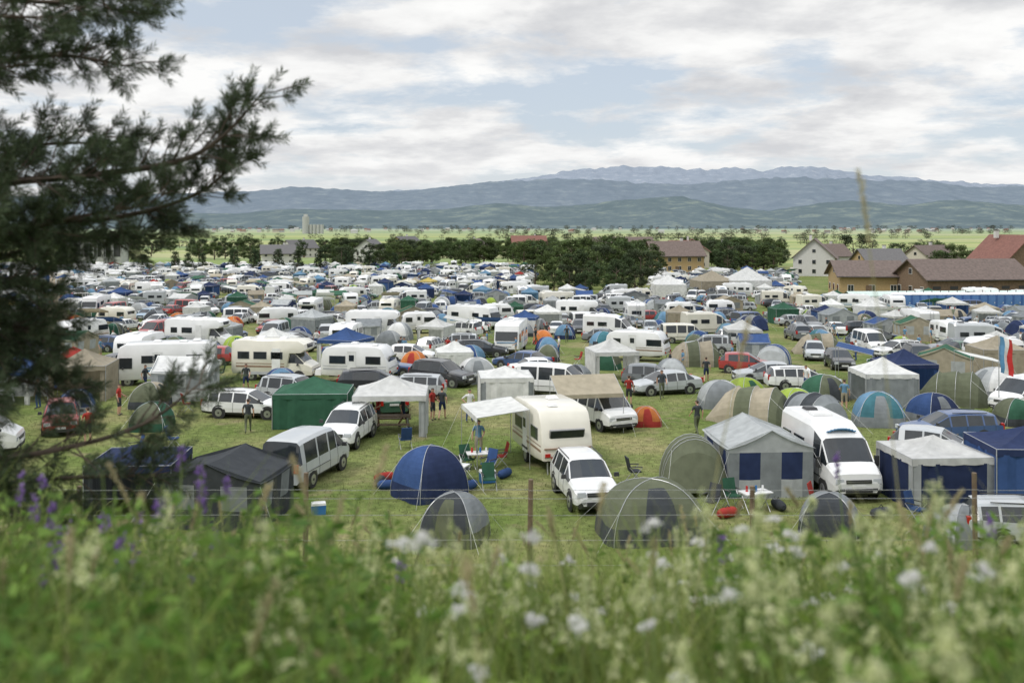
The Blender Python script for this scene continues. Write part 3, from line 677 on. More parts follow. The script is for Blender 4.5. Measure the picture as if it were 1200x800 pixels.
ridge('mountains',20000,5200,[-13700,-5480,-1710,0,1030,2060,2740,3430,4290,5140,6170,6860,7890,9090,10290,13700],
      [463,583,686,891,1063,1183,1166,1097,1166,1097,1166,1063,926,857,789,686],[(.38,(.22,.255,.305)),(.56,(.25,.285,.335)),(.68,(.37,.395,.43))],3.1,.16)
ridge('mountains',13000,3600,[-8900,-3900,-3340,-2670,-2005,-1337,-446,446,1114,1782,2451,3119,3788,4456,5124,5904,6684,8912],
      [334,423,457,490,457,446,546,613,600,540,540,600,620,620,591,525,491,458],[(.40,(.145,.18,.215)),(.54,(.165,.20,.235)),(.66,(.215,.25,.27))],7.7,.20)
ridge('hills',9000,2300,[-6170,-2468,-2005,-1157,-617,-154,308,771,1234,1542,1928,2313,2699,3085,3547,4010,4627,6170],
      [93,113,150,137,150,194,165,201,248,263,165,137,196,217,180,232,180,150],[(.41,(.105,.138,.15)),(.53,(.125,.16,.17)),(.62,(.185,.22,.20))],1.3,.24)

# ---------------------------------------------------------------- trees
def np_mesh(name,V,Fq,cols,mat):
    me=bpy.data.meshes.new(name); V=np.asarray(V,dtype=np.float32); Fq=np.asarray(Fq,dtype=np.int32)
    k=Fq.shape[1]; me.vertices.add(len(V)); me.vertices.foreach_set('co',V.ravel())
    me.loops.add(Fq.size); me.loops.foreach_set('vertex_index',Fq.ravel())
    me.polygons.add(len(Fq)); me.polygons.foreach_set('loop_start',np.arange(0,Fq.size,k,dtype=np.int32))
    me.update(calc_edges=True); me.validate()
    a=me.color_attributes.new('Col','FLOAT_COLOR','POINT')
    cc=np.ones((len(V),4),np.float32); cc[:,:3]=cols; a.data.foreach_set('color',cc.ravel())
    if mat: me.materials.append(mat)
    return me
leafm=P('foliage',(.1,.1,.1),rough=.7,trans=.3,var=.15,scale=1.5,attr=True,spec=.15,ivar=.25)
grassm=P('grass_blades',(.1,.1,.1),rough=.6,trans=.42,var=.15,scale=2.,attr=True,spec=.2,ivar=0)
needlem=P('pine_needles',(.1,.1,.1),rough=.6,trans=.15,var=.2,scale=5.,attr=True,spec=.25,ivar=0)
bark=P('bark',(.10,.075,.055),rough=.9,var=.3,scale=8,bump=.6)
barkc=(.10,.075,.055)
import bmesh
def tree_mesh(seed,w=.42,conic=False,n=2600,base=(.045,.075,.025)):
    r=np.random.default_rng(seed); rr=random.Random(seed)
    cl=[]
    for i in range(38):
        z=rr.uniform(.2,.95); prof_=(math.sin(min(1,(z-.08)/.92)*math.pi)**.6) if not conic else (1.02-z)**.7*1.1*(1 if z>.2 else .5)
        a=rr.uniform(0,6.28); q=w*prof_*rr.uniform(.35,1.)**.6
        cl.append((math.cos(a)*q,math.sin(a)*q,z,rr.uniform(.07,.14)))
    cl=np.array(cl); idx=r.integers(0,len(cl),n); d=r.normal(size=(n,3)); d/=np.linalg.norm(d,axis=1)[:,None]
    rad=cl[idx,3]*r.random(n)**.4; C=cl[idx,:3]+d*rad[:,None]
    u=r.normal(size=(n,3)); u/=np.linalg.norm(u,axis=1)[:,None]; v=np.cross(u,d+.3*r.normal(size=(n,3))); v/=np.linalg.norm(v,axis=1)[:,None]
    s=r.uniform(.012,.03,n)[:,None]
    V=np.stack([C-u*s,C-v*s*.6,C+u*s,C+v*s*.6],1).reshape(-1,3)
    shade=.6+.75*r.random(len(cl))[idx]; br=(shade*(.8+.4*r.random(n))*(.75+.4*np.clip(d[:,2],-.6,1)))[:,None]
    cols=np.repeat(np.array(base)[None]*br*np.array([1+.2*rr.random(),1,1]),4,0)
    Fq=np.arange(4*n).reshape(-1,4)
    b=MB(); b.cyl((0,0,-.02),(0,0,.35),.028,.018,bark,8); b.cyl((0,0,.35),(0.01,0,.8),.018,.006,bark,6)
    for c_ in cl[::3]: b.cyl((0,0,max(.18,c_[2]-.2)),c_[:3],.009,.003,bark,5)
    tv=np.array(b.v)
    V=np.concatenate([V,tv]); cols=np.concatenate([cols,np.tile(np.array(barkc)[None],(len(tv),1))])
    me=np_mesh('tree',V,Fq,cols,leafm)
    bm=bmesh.new(); bm.from_mesh(me); bm.verts.ensure_lookup_table()
    for f in b.f:
        try: ff=bm.faces.new([bm.verts[4*n+k] for k in f]); ff.material_index=1
        except Exception: pass
    bm.to_mesh(me); bm.free(); me.materials.append(bark); return me
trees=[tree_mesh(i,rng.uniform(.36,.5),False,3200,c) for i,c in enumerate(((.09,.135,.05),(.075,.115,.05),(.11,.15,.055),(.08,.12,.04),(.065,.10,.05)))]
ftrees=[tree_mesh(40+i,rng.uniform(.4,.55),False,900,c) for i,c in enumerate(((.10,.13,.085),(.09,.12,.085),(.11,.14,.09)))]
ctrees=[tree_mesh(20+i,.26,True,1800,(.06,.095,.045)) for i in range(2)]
def tree_at(kind,x,y,h,parent=None,name='tree',wid=1.15):
    X,Y,k=fit(x,y); h*=k
    obj(name,rng.choice(kind),(X,Y,zt(Y)-.1),rng.uniform(0,360),(h*wid,h*wid,h),parent)
for x,y,h in((6.4,152,3.6),(10.8,168,6.2),(15,175,7.),(20,186,7.8),(24,194,7.2),(14.7,148,3.2),(15.7,204,8),(84,245,8),(9,156,4.2),(12.5,159,4.6),(18,163,5.4),(22.5,174,6.2),(19,154,3.6),(8,165,5),(13,168,6),(17,178,7),(25.5,184,5.6),
              (27,200,6.6),(4,172,4.4),(7.5,186,5.6),(12,200,7.6),(21,210,8),(16.5,157,4.6),(11,150,3.4),(96,236,6),(50,230,7),(55,240,7.5),(61,238,6),(47,215,5)): tree_at(trees,x,y,h,wid=1.25)
for x in(-80,-75,-71,-68,-61,-56,-52,-47.5,-42,-36.6,-31,-26,-92,-99): tree_at(ctrees,x,219+rng.uniform(-3,3),rng.uniform(4,5.4),wid=1.1)
tl=empty('distant_treeline')
def belt(n,x0,x1,y0,y1,h0,h1):
    for i in range(n):
        y=rng.uniform(y0,y1); x=rng.uniform(x0,x1)*y; tree_at(trees,x,y,rng.uniform(h0,h1),tl,'tree_clump',1.3)
belt(85,-.19,.04,238,330,4,6.4); belt(75,0,.27,238,330,4,6.6); belt(40,-.48,-.15,270,400,3.6,6.4); belt(20,-.6,-.4,250,330,4,7)
belt(30,.2,.27,210,300,4,6); belt(30,.38,.62,190,300,4,6.5); belt(24,-.2,.3,340,400,4,6)
def fbelt(n,x0,x1,y,h0,h1,tilt=0.):
    for i in range(n):
        u=rng.random(); Y=y*(1+tilt*u+rng.uniform(0,.012)); x=(x0+(x1-x0)*u)*Y; h=rng.uniform(h0,h1)
        obj('tree_clump',rng.choice(ftrees),(x,Y,zt(Y)-.4),rng.uniform(0,360),(h*1.5,h*1.3,h),tl)
fbelt(40,-.12,.06,900,7,10); fbelt(40,.0,.34,1150,8,11,.1); fbelt(30,-.45,-.2,1000,6,9); fbelt(26,.3,.6,1000,6,10,-.1)
fbelt(80,.0,.42,1900,10,15,.1); fbelt(60,-.5,.0,2200,9,13,-.1); fbelt(110,-.1,.6,3300,14,20,.05); fbelt(90,-.55,.2,3900,12,18,.1); fbelt(170,-.5,.6,5600,18,28,.1)

# ---------------------------------------------------------------- buildings
plaster=P('plaster_cream',(.5,.46,.38),rough=.9,var=.08); ochre=P('plaster_ochre',(.42,.30,.15),rough=.9,var=.1); plasterw=P('plaster_white',(.58,.57,.54),rough=.9,var=.06)
tileb=P('roof_tile_brown',(.14,.105,.09),rough=.85,var=.25,scale=2); tiler=P('roof_tile_red',(.19,.085,.065),rough=.85,var=.2,scale=2); tiled=P('roof_tile_dark',(.12,.115,.115),rough=.8,var=.2)
boards=P('timber_boards',(.17,.115,.075),rough=.85,var=.25,scale=3); frame=P('window_frame',(.6,.58,.54),rough=.5); concrete=P('concrete',(.42,.42,.4),rough=.9)
def house(name,x,y,rz,w,d,he,hr,wm,rm,fl=2,barn=False,gable=None,chim=True):
    X,Y,k=fit(x,y); w,d,he,hr=w*k,d*k,he*k,hr*k
    e=empty(name,(X,Y,zt(Y)),rz); b=MB(); hx,hy=w/2,d/2
    b.add([(-hx,-hy,-.4),(hx,-hy,-.4),(hx,hy,-.4),(-hx,hy,-.4),(-hx,-hy,he),(hx,-hy,he),(hx,hy,he),(-hx,hy,he)],[(0,1,5,4),(1,2,6,5),(2,3,7,6),(3,0,4,7)],wm)
    for s in(-1,1): b.tri((s*hx,-hy,he),(s*hx,hy,he),(s*hx,0,hr),gable or wm)
    obj('walls',b.mesh('walls',smooth=False),parent=e)
    b=MB(); o=.8; sl=(hr-he)/hy; t=.22
    for s in(-1,1):
        a=[(-hx-o,s*(hy+o),he-o*sl),(hx+o,s*(hy+o),he-o*sl),(hx+o,0,hr+.003),(-hx-o,0,hr+.003)]
        bb=[(p[0],p[1],p[2]+t) for p in a]
        b.add(a+bb,[(0,1,2,3),(4,5,6,7),(0,1,5,4),(1,2,6,5),(0,3,7,4)],rm)
        b.cyl((-hx-o,s*(hy+o+.06),he-o*sl+.05),(hx+o,s*(hy+o+.06),he-o*sl+.05),.07,.07,trim,6)
    if chim: b.box((w*.2,d*.12,hr+.3),(.8,.8,1.7),plasterw); b.box((w*.2,d*.12,hr+1.2),(.95,.95,.14),tiled)
    obj('roof',b.mesh('roof',smooth=False),parent=e)
    b=MB()
    for f in range(fl+1):
        z=1.6+f*2.9
        if z+.8>he: break
        kk=max(2,int(w/3.2))
        for i in range(kk):
            xx=-hx+w*(i+.5)/kk
            for s in(-1,1):
                if barn: b.box((xx,s*hy,z+.6),(1.6,.12,.6),trim); continue
                b.box((xx,s*hy,z),(1.25,.14,1.45),frame); b.box((xx,s*(hy+.04),z),(1.05,.14,1.25),glass); b.box((xx,s*(hy+.08),z),(.06,.14,1.25),frame)
        kk=max(2,int(d/3.4))
        for i in range(kk):
            yy=-hy+d*(i+.5)/kk
            for s in(-1,1): b.box((s*hx,yy,z),(.14,1.25,1.4),frame); b.box((s*(hx+.04),yy,z),(.14,1.05,1.2),glass)
    for s in(-1,1):
        b.box((s*hx,0,he+(hr-he)*.35),(.14,1.2,1.2),frame); b.box((s*(hx+.04),0,he+(hr-he)*.35),(.14,1.0,1.0),glass)
    obj('windows',b.mesh('windows',smooth=False),parent=e)
    b=MB()
    if barn: b.box((0,-hy,1.7),(3.6,.16,3.4),boards); b.box((0,-hy-.04,1.7),(.08,.16,3.4),trim)
    else: b.box((-w*.05,-hy-.05,1.1),(1.2,.16,2.2),boards)
    obj('door',b.mesh('door',smooth=False),parent=e)
    return e
house('farmhouse',61.5,202,70,8,8,3.8,7.4,plasterw,tileb,2)
house('timber_barn',64.5,143,8,15.5,9,2.9,5.3,boards,tileb,1,True,chim=False)
house('barn',52.5,148,-6,9,8,3.0,4.9,ochre,tileb,1,chim=False)
house('house',79,158,100,9,9,4.4,8.6,boards,tiler,2)
house('house',70,190,10,8,7,3.2,5.6,ochre,tiled,2)
house('house',35,216,10,11,8,3.8,6.6,ochre,tileb,2,gable=boards)
house('house',43,238,80,8,8,4.0,6.8,plaster,tiler,2)
house('house',5,300,5,10,8,3.6,6.8,boards,tiler,2); house('farm_shed',32,300,3,20,10,3.6,6.4,boards,tileb,1,True,chim=False)
house('house',-38,268,80,8,7,3.6,6.2,plasterw,tiled,2); house('house',-32,300,60,9,8,3.6,6.6,ochre,tiled,2)
house('house',-60,255,15,8,7,3.0,5.,plasterw,tiled,2)
for x,y,r,wm,rm in((-12,320,70,plaster,tileb),(-66,310,40,plasterw,tiled),(52,310,30,plasterw,tiler),(62,290,70,plaster,tiled),(-130,300,15,plasterw,tiled),(90,215,30,plaster,tileb),(76,240,20,plasterw,tileb)):
    house('house',x,y,r,rng.uniform(7,9),rng.uniform(6,8),rng.uniform(2.8,3.4),rng.uniform(5,6.),wm,rm,2)
X,Y,k=fit(-108,262)
e=empty('stage_building',(X,Y,zt(Y)),8,k); b=MB()
b.box((0,0,3.4),(12,8,6.6),concrete); b.box((0,-.3,6.9),(13,9.2,.35),tiled)
obj('walls',b.mesh('walls',smooth=False),parent=e); b=MB()
for i in range(5): b.box((-4.8+i*2.4,-4.02,3.6),(1.7,.1,3.4),trim)
for i in range(7): b.box((-6+i*2,-4.3,3.5),(.15,.15,7),pole)
obj('front',b.mesh('front',smooth=False),parent=e)
b=MB()
for i in range(12):
    x=i*3.0
    b.add([(x,-1.8,0),(x+3,-1.8,0),(x+3,-1.8,1.7),(x,-1.8,1.7),(x+3,0,2.4),(x,0,2.4),(x+3,1.8,1.7),(x,1.8,1.7),(x+3,1.8,0),(x,1.8,0)],[(0,1,2,3),(3,2,4,5),(5,4,6,7),(7,6,8,9)],P('tarpaulin_mint',(.5,.6,.55),rough=.5))
    b.cyl((x,-1.83,0),(x,-1.83,1.7),.05,.05,pole,6)
X,Y,k=fit(43,128); obj('long_marquee',b.mesh('m',smooth=False),(X,Y,zt(Y)),4)
tm=toilet_mesh()
X,Y,k=fit(46,119)
for i in range(18): place('portable_toilet',tm,X+i*1.35,Y+i*.08,4,None,1.25)
X,Y,k=fit(29.5,147); place('gazebo_tent',gazebo_mesh(F['tan'],F['tan'],'0123',7,7,3.,5.),X,Y,10); X,Y,k=fit(34.5,146); place('gazebo_tent',gazebo_mesh(F['white'],F['white'],'0123',8,8,3.2,5.8),X,Y,0)
X,Y,k=fit(22,140); place('gazebo_tent',gazebo_mesh(F['white'],F['white'],'0123',6,6,2.8,4.6),X,Y,0)
b=MB(); b.cyl((0,0,0),(0,0,60),12,12,concrete,16); b.box((0,0,64),(14,14,9),concrete,.8)
for i in range(4): b.cyl((18+i*13,0,0),(18+i*13,0,32),6,6,concrete,12)
obj('grain_silo',b.mesh('silo'),(-725,3500,-25))
b=MB()
for i in range(90):
    y=rng.uniform(3600,6000); x=rng.choice((rng.uniform(-.34,-.12),rng.uniform(.3,.56),rng.uniform(.32,.5),rng.uniform(-.1,.3)))*y; z0=zt(y)
    w=rng.uniform(12,24); d=rng.uniform(9,14); h=rng.uniform(6,10); m=rng.choice((plasterw,plaster,concrete))
    b.box((x,y,z0+h/2),(w,d,h),m)
    rm=rng.choice((tiler,tileb,concrete)); h+=z0
    b.add([(x-w/2-1,y-d/2-1,h),(x+w/2+1,y-d/2-1,h),(x+w/2+1,y+d/2+1,h),(x-w/2-1,y+d/2+1,h),(x-w/2,y,h+4),(x+w/2,y,h+4)],[(0,1,5,4),(2,3,4,5),(0,4,3),(1,2,5)],rm)
obj('distant_village',b.mesh('v',smooth=False))
b=MB(); b.cyl((0,0,0),(0,0,4.4),.03,.02,pole,8)
for k,m in enumerate((stripe_b,plasticw,plasticr)):
    for i in range(8):
        def q(u,vv): return (.05+u*.7+.04*math.sin(vv*9),.09*math.sin(u*8+vv*4),4.3-vv*2.0-u*.25)
        u0,u1=k/3,(k+1)/3; v0,v1=i/8,(i+1)/8
        b.quad(q(u0,v0),q(u1,v0),q(u1,v1),q(u0,v1),m)
obj('flag_pole',b.mesh('flag'),(26.9,55,0),0)

# ---------------------------------------------------------------- bank vegetation
def zb(y): return np.interp(y,BY,BZ)
def blades(n,x,y,h,w,lean,colA,colB,seg=4,shade=None):
    z=zb(y)-.03; a=nr.uniform(0,2*np.pi,n); la=nr.uniform(0,2*np.pi,n)
    ts=np.linspace(0,1,seg+1); V=np.zeros((n,seg+1,2,3)); ln=(lean*h)
    for k,t in enumerate(ts):
        cx=x+np.cos(la)*ln*t**2.0; cy=y+np.sin(la)*ln*t**2.0; cz=z+h*(t-.18*lean*t**2.5)
        ww=w*(1-t**1.8)*.5+w*.04
        for s,sg in((0,-1),(1,1)):
            V[:,k,s,0]=cx+sg*np.cos(a)*ww; V[:,k,s,1]=cy+sg*np.sin(a)*ww; V[:,k,s,2]=cz
    V=V.reshape(n,-1,3); per=2*(seg+1)
    Fq=np.array([[2*k,2*k+1,2*k+3,2*k+2] for k in range(seg)])[None]+np.arange(n)[:,None,None]*per
    f=nr.random(n)[:,None]; c=np.array(colA)*(1-f)+np.array(colB)*f; c=c*nr.uniform(.6,1.35,n)[:,None]
    if shade is not None: c=c*shade[:,None]
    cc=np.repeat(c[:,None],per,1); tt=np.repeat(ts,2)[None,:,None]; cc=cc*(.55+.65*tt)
    return V.reshape(-1,3),Fq.reshape(-1,4),cc.reshape(-1,3)
def join(parts):
    Vs=[];Fs=[];Cs=[];o=0
    for V,Fq,C in parts: Vs.append(V);Fs.append(Fq+o);Cs.append(C);o+=len(V)
    return np.concatenate(Vs),np.concatenate(Fs),np.concatenate(Cs)
def pts(n,y0,y1,pw=1.,m=1.2):
    y=y0+(y1-y0)*nr.random(n)**pw; x=nr.uniform(-1,1,n)*(y*.58+m); return x,y
def clump(x,y,f=2.2,s=0.): return np.array([noise.noise((a*f,b_*f,s)) for a,b_ in zip(x,y)])
def hmod(x,y):
    b_=x/np.maximum(y,1.)
    return (1+.22*np.clip((-b_-.18)/.2,0,1)+.12*np.clip((b_-.15)/.3,0,1))*(1+.45*clump(x,y,1.6))
G1=(.12,.19,.035); G2=(.28,.33,.09); ST=(.46,.43,.24)
parts=[]
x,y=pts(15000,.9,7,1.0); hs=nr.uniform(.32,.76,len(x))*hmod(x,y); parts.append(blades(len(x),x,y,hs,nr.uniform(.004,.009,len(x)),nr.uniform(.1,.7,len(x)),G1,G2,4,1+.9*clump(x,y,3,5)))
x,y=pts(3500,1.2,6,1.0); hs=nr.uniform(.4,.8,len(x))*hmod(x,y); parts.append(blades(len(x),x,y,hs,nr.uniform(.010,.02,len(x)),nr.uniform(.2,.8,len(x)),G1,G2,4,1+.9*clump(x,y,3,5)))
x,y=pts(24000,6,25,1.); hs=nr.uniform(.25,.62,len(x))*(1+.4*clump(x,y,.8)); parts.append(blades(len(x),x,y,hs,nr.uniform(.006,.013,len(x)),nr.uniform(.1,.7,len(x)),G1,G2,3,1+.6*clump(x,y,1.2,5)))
x,y=pts(2600,1.4,12,.8); hs=nr.uniform(.6,1.02,len(x)); parts.append(blades(len(x),x,y,hs,nr.uniform(.003,.005,len(x)),nr.uniform(.2,.7,len(x)),G2,ST))
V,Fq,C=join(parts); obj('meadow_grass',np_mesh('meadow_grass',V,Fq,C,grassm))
n=70000; y=27+45*nr.random(n)**1.1; x=nr.uniform(-1,1,n)*(y*.5)
V,Fq,C=blades(n,x,y,nr.uniform(.05,.15,n)*(1+1.2*(nr.random(n)>.96)),nr.uniform(.012,.025,n),nr.uniform(.1,.9,n),(.13,.18,.05),(.26,.27,.11),2)
obj('field_grass',np_mesh('field_grass',V,Fq,C,grassm))
def leaves(C,dirv,size,asp,cols):
    n=len(C); d=dirv/np.linalg.norm(dirv,axis=1)[:,None]; u=np.cross(d,nr.normal(size=(n,3))); u/=np.linalg.norm(u,axis=1)[:,None]
    s=size[:,None]; V=np.stack([C,C+d*s*.5+u*s*asp,C+d*s,C+d*s*.5-u*s*asp],1).reshape(-1,3)
    return V,np.arange(4*n).reshape(-1,4),np.repeat(cols,4,0)
def stems(bx,by,bz,tx,ty,tz,w,col):
    n=len(bx); V=np.zeros((n,4,2,3))
    for k,t in enumerate((0,.35,.7,1)):
        e=t**1.6
        c=np.stack([bx+(tx-bx)*e,by+(ty-by)*e,bz+(tz-bz)*t],1)
        V[:,k,0]=c-[w,0,0]; V[:,k,1]=c+[w,0,0]
    Fq=np.array([[2*k,2*k+1,2*k+3,2*k+2] for k in range(3)])[None]+np.arange(n)[:,None,None]*8
    return V.reshape(-1,3),Fq.reshape(-1,4),np.tile(np.array(col),(n*8,1))
def herb(n,x,y,h,lsize,colA,colB,nl=26):
    bz=zb(y); tx=x+nr.normal(0,.1,n); ty=y+nr.normal(0,.1,n); tz=bz+h
    P_=[stems(x,y,bz,tx,ty,tz,.003,(.14,.2,.06))]
    t=nr.uniform(.2,1,(n,nl)); e=t**1.6
    C=np.stack([x[:,None]+(tx-x)[:,None]*e,y[:,None]+(ty-y)[:,None]*e,bz[:,None]+(tz-bz)[:,None]*t],2).reshape(-1,3)
    a=nr.uniform(0,2*np.pi,n*nl); d=np.stack([np.cos(a),np.sin(a),nr.uniform(-.1,.8,n*nl)],1)
    f=nr.random(n*nl)[:,None]; c=(np.array(colA)*(1-f)+np.array(colB)*f)*nr.uniform(.6,1.3,n*nl)[:,None]
    P_.append(leaves(C,d,nr.uniform(.6,1.3,n*nl)*lsize*(1.25-.5*t.reshape(-1)),.2,c)); return P_
parts=[]
x,y=pts(400,1.3,6,1); parts+=herb(len(x),x,y,nr.uniform(.3,.7,len(x)),.065,(.10,.19,.035),(.26,.36,.07))
y=nr.uniform(1.6,5.5,420); x=-y*nr.uniform(.12,.62,420); parts+=herb(420,x,y,nr.uniform(.5,.92,420),.07,(.08,.17,.03),(.2,.31,.06))
y=nr.uniform(1.6,5.5,200); x=y*nr.uniform(.2,.6,200); parts+=herb(200,x,y,nr.uniform(.45,.82,200),.07,(.09,.18,.03),(.2,.31,.06))
V,Fq,C=join(parts); obj('leafy_weeds',np_mesh('leafy_weeds',V,Fq,C,grassm))
def flowers(name,x,y,h,nb,hl,hr_,size,colA,colB):
    n=len(x); bz=zb(y); tx=x+nr.normal(0,.07,n); ty=y+nr.normal(0,.07,n); tz=bz+h
    P_=[stems(x,y,bz,tx,ty,tz,.0025,(.18,.24,.08))]
    ng=9; gt=nr.random((n,ng)); ga=nr.uniform(0,2*np.pi,(n,ng)); gi=nr.integers(0,ng,(n,nb))
    t=np.clip(np.take_along_axis(gt,gi,1)+nr.normal(0,.07,(n,nb)),0,1.05); a=np.take_along_axis(ga,gi,1)+nr.normal(0,.3,(n,nb)); q=(.35+.65*nr.random((n,nb)))*hr_*(1.15-t*.8)
    C=np.stack([tx[:,None]+np.cos(a)*q,ty[:,None]+np.sin(a)*q,tz[:,None]-hl+hl*t],2).reshape(-1,3)
    m=n*nb; f=nr.random(m)[:,None]; c=(np.array(colA)*(1-f)+np.array(colB)*f)
    for _ in range(2): P_.append(leaves(C+nr.normal(0,size*.2,(m,3)),nr.normal(size=(m,3))+[0,0,.4],np.full(m,size)*nr.uniform(.6,1.2,m),.4,c))
    V,Fq,C=join(P_); obj(name,np_mesh(name,V,Fq,C,grassm))
def fh(y,lo=.62): return np.clip(1.27-.12*y,.4,1.1)*nr.uniform(lo,1,len(y))
y=np.concatenate([nr.uniform(1.7,4.8,105),nr.uniform(1.9,4.5,44),nr.uniform(2,4.5,18)]); x=y*np.concatenate([nr.uniform(.12,.56,105),nr.uniform(-.2,.15,44),nr.uniform(-.52,-.2,18)])
flowers('cream_wildflowers',x,y,fh(y,.58)*(1-.10*(np.abs(x/y)<.15)),52,.13,.036,.012,(.42,.48,.2),(.72,.72,.46))
y=np.array([1.25,1.4,1.3,1.55,1.5,1.7,1.35,1.6,1.45,1.2]); x=y*np.array([.48,.40,.53,.36,.2,.12,.30,-.08,.45,.36]); flowers('cream_wildflowers',x,y,np.array([1.05,.98,1.15,.95,.85,.8,.82,.8,1.1,.95]),64,.12,.04,.012,(.42,.48,.2),(.72,.72,.46))
y=nr.uniform(2.0,4.8,60); x=y*nr.uniform(-.12,.45,60)
flowers('white_umbel_flowers',x,y,fh(y,.6)*.95,50,.02,.032,.011,(.72,.72,.68),(.8,.78,.78))
x=np.concatenate([[-2.02,-1.85,-1.95,-1.3,-1.22,-1.15,-1.62,-1.5,-1.75,-2.3,-1.0,-.45,.9,1.9,1.5,-1.4,-1.65,2.2,-2.1],nr.uniform(-2.1,-.9,14)]); y=np.concatenate([[3.9,3.9,4.1,3.9,4,3.8,4,3.9,4.1,4.2,3.8,4,3.6,4,4.4,3.5,3.6,4.3,4.0],nr.uniform(3.3,4.3,14)])
flowers('purple_vetch',x,y,np.concatenate([[.98,.9,1.02,1.1,1.02,.95,.9,.85,.8,.95,.75,.65,.75,.85,1.1,.75,.7,.95,.92],nr.uniform(.6,.92,14)]),28,.10,.018,.017,(.16,.09,.30),(.32,.20,.48))
def seedheads(name,B,T,hl,col,nb=120,hw=.009):
    B=np.array(B,float);T=np.array(T,float);n=len(B)
    P_=[stems(B[:,0],B[:,1],B[:,2],T[:,0],T[:,1],T[:,2],.0022,(.34,.32,.16))]
    t=nr.random((n,nb)); tt=1-t*hl[:,None]/(T[:,2]-B[:,2])[:,None]; e=tt**1.6
    C=np.stack([B[:,0:1]+(T-B)[:,0:1]*e,B[:,1:2]+(T-B)[:,1:2]*e,B[:,2:3]+(T-B)[:,2:3]*tt],2).reshape(-1,3)+nr.normal(0,hw*.6,(n*nb,3))*np.array([1,1,.3])*np.sin(np.clip(t.reshape(-1,1)*1.1+.15,0,1)*np.pi)
    m=n*nb; d=nr.normal(0,.35,(m,3))+[0,0,1]
    c=np.array(col)*nr.uniform(.7,1.2,m)[:,None]; P_.append(leaves(C,d,np.full(m,.018),.15,c))
    V,Fq,C=join(P_); obj(name,np_mesh(name,V,Fq,C,grassm))
nS=130; x,y=pts(nS,1.8,8); B=np.stack([x,y,zb(y)],1); T=B+np.stack([nr.normal(0,.2,nS),nr.normal(0,.1,nS),nr.uniform(.6,1.02,nS)],1)
B=np.concatenate([[(1.22,3,8.8),(.5,3,8.8),(-.62,3.2,8.75)],B]); T=np.concatenate([[(1.045,3,10.655),(.74,3.1,10.2),(-.40,3.2,9.78)],T])
seedheads('grass_seed_heads',B,T,np.concatenate([[.22,.12,.14],nr.uniform(.08,.16,nS)]),(.48,.42,.25))

e=empty('wire_fence'); b=MB(); px=[-10.6,-7.9,-5.2,-2.5,.2,2.9,5.6,8.3,11]
for k,xx in enumerate(px): b.cyl((xx,12,5.5),(xx+.03*math.sin(k*5),12,7.5-.08*(k%3)),.034,.03,wood,8)
obj('posts',b.mesh('posts'),parent=e); b=MB()
for z in (6.1,6.4,6.7,7.0,7.2,7.3):
    for a,c in zip(px[:-1],px[1:]): b.cyl((a,11.95,z),(c,11.95,z+.01),.003,.003,pole,4,False)
obj('wires',b.mesh('wires'),parent=e)

# ---------------------------------------------------------------- pine tree (scots pine, trunk left of view)
NV=[];ND=[];b=MB()
prg=random.Random(11)
def curve(p,n):
    p=[Vector(q) for q in p]; p=[p[0]*2-p[1]]+p+[p[-1]*2-p[-2]]; o=[]
    segs=len(p)-3
    for i in range(n+1):
        t=i/n*segs; k=min(int(t),segs-1); u=t-k; a,b_,c,d=p[k:k+4]
        o.append(.5*((2*b_)+(c-a)*u+(2*a-5*b_+4*c-d)*u*u+(3*b_-a-3*c+d)*u**3))
    return o
def shoot(p,d,L_,r):
    n=max(3,int(L_/.03)); q=p.copy(); dd=d.copy()
    for i in range(n):
        dd=(dd+Vector((0,0,.02))+Vector([prg.gauss(0,.03) for _ in range(3)])).normalized(); q2=q+dd*(L_/n)
        b.cyl(q,q2,r*(1-i/n*.6),r*(1-(i+1)/n*.6),bark,3,False)
        for k in range(20):
            NV.append(tuple(q.lerp(q2,prg.random()))); ND.append(tuple(dd))
        q=q2
def limb(pts_,r0,dens=1.,sub=.5,start=3):
    c=curve(pts_,32); n=len(c)
    for i in range(n-1): b.cyl(c[i],c[i+1],r0*(1-.85*i/n),r0*(1-.85*(i+1)/n),bark,6,False)
    for i in range(start,n):
        for _ in range(2 if prg.random()<dens*.6 else 1):
            d=(c[min(i+1,n-1)]-c[i-1]).normalized(); side=Vector((prg.gauss(0,1),prg.gauss(0,1),prg.gauss(.05,.7))).normalized()
            side=(side-d*side.dot(d)).normalized()
            l=sub*prg.uniform(.35,1)*(1.1-.6*i/n)
            m=max(2,int(l/.065)); q=c[i].copy(); dd=(d*.8+side*.8+Vector((0,0,.1))).normalized()
            for j in range(m):
                dd=(dd+Vector([prg.gauss(0,.09) for _ in range(3)])+Vector((0,0,.02))).normalized(); q2=q+dd*l/m
                b.cyl(q,q2,.006,.004,bark,4,False)
                if j>=m*.2:
                    for _k in range(2 if prg.random()<dens*.8 else 1):
                        s2=Vector([prg.gauss(0,1) for _ in range(3)]); s2=(s2-dd*s2.dot(dd)).normalized()
                        shoot(q2,(dd*.8+s2*.7).normalized(),prg.uniform(.07,.14),.003)
                q=q2
            shoot(q,dd,prg.uniform(.12,.18),.003)
    shoot(c[-1],(c[-1]-c[-2]).normalized(),.2,.004)
TX,TY=-4.7,6.6
tc_=curve([(TX-.1,TY,7.4),(TX,TY,9.5),(TX+.05,TY,11.5),(TX-.1,TY,14.5)],16)
for i in range(16): b.cyl(tc_[i],tc_[i+1],.17-.007*i,.17-.007*(i+1),bark,12,False)
limb([(TX,TY,11.7),(-3.7,6.4,11.95),(-2.9,6.3,11.9),(-2.35,6.2,11.95)],.03,1,.45)
